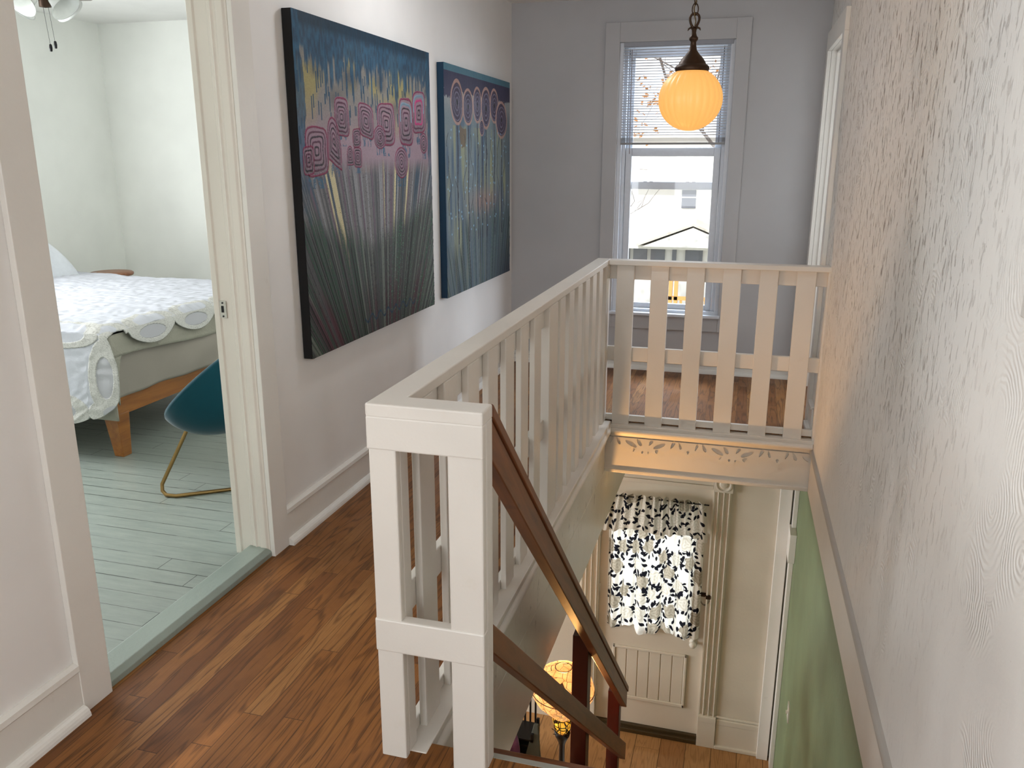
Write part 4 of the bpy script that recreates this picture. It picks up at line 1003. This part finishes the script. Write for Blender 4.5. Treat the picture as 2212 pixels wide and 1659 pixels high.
# ------------------------------------------------------------------ outside
g = MB().box(-40, 40, YF+.2, 80, -3.6, -3.5).build('ground', 'ground'); tag(g, kind='structure')
hs = thing('neighbour_house', (-2.5, 30, -3.5), 'pale sided house with a porch across the street, seen through the window', 'house')
MB().box(-9, 3.5, 30, 38, -3.5, .72).build('wall', 'siding', hs)
b = MB(); b.prism([(29.4, .70), (38.5, .70), (34, 2.6)], 'x', -9.4, 3.9); b.build('roof', 'roof', hs)
MB().box(-2.36, -1.88, 29.95, 30.02, -.21, .41).build('window', 'darkglass', hs)
MB().box(-2.40, -1.84, 29.93, 29.96, .14, .18).build('window_bar', 'siding', hs)
b = MB(); b.box(-9, 2, 28.2, 30, -1.47, -1.36); b.build('porch_beam', 'siding', hs)
b = MB(); b.prism([(-3.4, -1.36), (-.2, -1.36), (-1.78, -.72)], 'y', 27.84, 30); b.build('porch_gable', 'siding', hs)
b = MB(); b.prism([(-3.6, -1.36), (-1.78, -.66), (.0, -1.36), (.0, -1.30), (-1.78, -.58), (-3.6, -1.28)], 'y', 27.8, 30); b.build('porch_roof', 'roof', hs)
for a, c_, z0_, z1_ in ((-4.25, -3.95, -1.98, -1.50), (-3.83, -3.36, -1.98, -1.50), (-3.23, -2.75, -1.95, -1.5), (-2.50, -2.36, -2.1, -1.5), (-2.06, -1.48, -2.05, -1.55)):
    MB().box(a, c_, 28.9, 29.0, z0_, z1_).build('window', 'darkglass', hs)
MB().box(-9, 2, 29.0, 29.1, -3.5, -1.47).build('porch_wall', 'siding', hs)
def tree(name, base, h, seed, spread, label, leaves=0, depth=5, group=None, th=.013):
    r = random.Random(seed); root = thing(name, base, label, 'tree', group)
    b = MB(); tips = []
    def br(p, d, ln, rad, lv):
        pts = [p]; q = p; dd = d
        for i in range(4):
            dd = (dd+Vector((r.uniform(-.16, .16), r.uniform(-.16, .16), r.uniform(-.05, .12)))).normalized(); q = q+dd*ln/4; pts.append(q)
        b.tube(pts, [rad*(1-.12*i) for i in range(5)], 5 if lv < 3 else 4, cap=False); tips.append(q)
        if lv > 0:
            for k in range(3 if lv > 1 else 3):
                a = r.uniform(0, 2*pi); tlt = r.uniform(.35, .85)*spread
                n = dd.orthogonal().normalized(); n.rotate(Matrix.Rotation(a, 3, dd)); nd = (dd*cos(tlt)+n*sin(tlt)).normalized()
                br(pts[2+k % 3], nd, ln*r.uniform(.55, .8), rad*.55, lv-1)
    br(Vector(base), Vector((r.uniform(-.1, .1), 0, 1)).normalized(), h*.34, h*th, depth)
    b.build('branches', 'bark', root)
    if leaves:
        b = MB()
        for i in range(leaves):
            c = r.choice(tips)+Vector((r.uniform(-.3, .3), r.uniform(-.3, .3), r.uniform(-.3, .3))); s_ = r.uniform(.04, .09)
            a = Vector((r.uniform(-1, 1), r.uniform(-1, 1), r.uniform(-1, 1))).normalized()*s_; n = a.orthogonal().normalized()*s_*.6
            b.add([c-a, c+n, c+a, c-n], [(0, 1, 2, 3)])
        o = b.build('leaves', 'leafy', root); o['kind'] = 'stuff'
    return root
tree('bare_tree', (-2.62, 14, -3.5), 7.6, 4, 1.1, 'bare twiggy tree reaching in from the left outside the lower panes', 0, 5)
tree('autumn_tree', (-3.5, 18, -3.5), 13.5, 9, 1.15, 'autumn tree with orange leaves outside behind the blind', 4200, 5)
tree('autumn_tree', (.9, 17, -3.5), 18, 33, .95, 'autumn tree overhanging from the right outside behind the blind', 4500, 5, th=.006)
tree('autumn_tree', (-.6, 42, -3.5), 11, 21, 1.0, 'yellowing tree rising behind the roof of the house outside', 3000, 4)
dk = thing('cedar_railing', (-.9, 14, -3.5), 'orange cedar deck posts and rail outside low in the window', 'fence')
for x in (-1.21, -1.12): MB().box(x-.03, x+.03, 14, 14.08, -3.5, -.40).build('post', 'deck', dk)
b = MB(); b.box(-1.3, .4, 14.0, 14.06, -.86, -.80)
b.build('rail', 'deck', dk)
for i in range(12): MB().box(-1.05+.1*i, -1.01+.1*i, 14.01, 14.05, -1.5, -.86).build('picket', 'deck', dk)

# ------------------------------------------------------------------ light
w = bpy.data.worlds.new('World'); scene.world = w; w.use_nodes = True
bg = w.node_tree.nodes['Background']; bg.inputs[0].default_value = (.93, .97, 1.0, 1); bg.inputs[1].default_value = 1.5
def area(name, loc, rot, sx, sy, power, col=(1,1,1)):
    l = bpy.data.lights.new(name, 'AREA'); l.shape = 'RECTANGLE'; l.size = sx; l.size_y = sy; l.energy = power; l.color = col
    o = bpy.data.objects.new(name, l); C.objects.link(o); o.location = loc; o.rotation_euler = rot; return o
sun = bpy.data.lights.new('sun', 'SUN'); sun.energy = 2.6; sun.angle = .01; sun.color = (1, .98, .96); so = bpy.data.objects.new('sun', sun); C.objects.link(so); so.rotation_euler = (radians(52), 0, radians(-12))
area('added_back_daylight', (-.65, -2.58, 1.2), (radians(90), 0, 0), 1.15, 1.55, 28, (.90, .95, 1))       # area lamp added in the unseen opening behind the viewer
area('added_side_daylight', (XL-.02, -.70, 1.25), (radians(90), 0, radians(-90)), .85, 1.4, 29, (.90, .95, 1))  # area lamp added in the left wall's unseen opening, behind the viewer
area('added_bedroom_daylight', (-4.86, 2.9, 1.45), (radians(90), 0, radians(-90)), 1.3, 1.2, 90, (.95, .98, 1))  # area lamp added at an unseen bedroom window
area('added_front_sky_lamp', (-.5, 8.4, 4.9), (radians(-39), 0, 0), 3.2, 2.4, 900, (.72, .85, 1))  # lamp added above the street, out of view, to brighten the hall window
def aim(o, t):
    o.rotation_euler = (Vector(t)-o.location).to_track_quat('-Z', 'Y').to_euler()
aim(area('added_street_side_lamp', (3.7, 8.3, 2.3), (0,0,0), 4.0, 2.8, 520, (.80, .89, 1)), (-.6, 5.6, 1.2))  # lamp added outside, out of view, throwing extra daylight on the left wall
area('added_door_backlight', (-.51, 6.9, -1.35), (radians(-90), 0, 0), 1.3, 1.2, 22, (.9, .96, 1))  # lamp added behind the door glass to shine through the curtains
area('added_front_room_daylight', (1.40, YF-.01, 1.28), (radians(-90), 0, 0), .85, 1.6, 14, (.78, .88, 1))  # lamp added in the unseen front room to brighten the landing
area('added_living_daylight', (-5.97, 3.3, -1.5), (radians(90), 0, radians(-90)), 2.4, 1.3, 230, (.95, .98, 1))  # area lamp added in an unseen opening to brighten the downstairs

# ------------------------------------------------------------------ camera + view
cam = bpy.data.cameras.new('camera'); co = bpy.data.objects.new('camera', cam); C.objects.link(co)
cam.sensor_fit = 'HORIZONTAL'; cam.sensor_width = 36; cam.lens = 1787/2212*36; cam.clip_start = .05; cam.clip_end = 300
co.location = (0, 0, 1.412)
a_, b_, c_ = radians(-15.17), radians(.09), radians(15.82)
fwv = Vector((-sin(c_)*cos(a_), cos(c_)*cos(a_), sin(a_))); rv = Vector((cos(c_), sin(c_), 0)); uv_ = rv.cross(fwv)
r2 = rv*cos(b_)+uv_*sin(b_); u2 = r2.cross(fwv)
co.matrix_world = Matrix.Translation(co.location) @ Matrix((r2, u2, -fwv)).transposed().to_4x4()
scene.camera = co
scene.view_settings.view_transform = 'Standard'; scene.view_settings.look = 'None'; scene.view_settings.exposure = 0; scene.view_settings.gamma = 1
scene.cycles.use_denoising = True
scene.cycles.max_bounces = 10; scene.cycles.diffuse_bounces = 6; scene.cycles.transparent_max_bounces = 16
scene.cycles.sample_clamp_indirect = 8
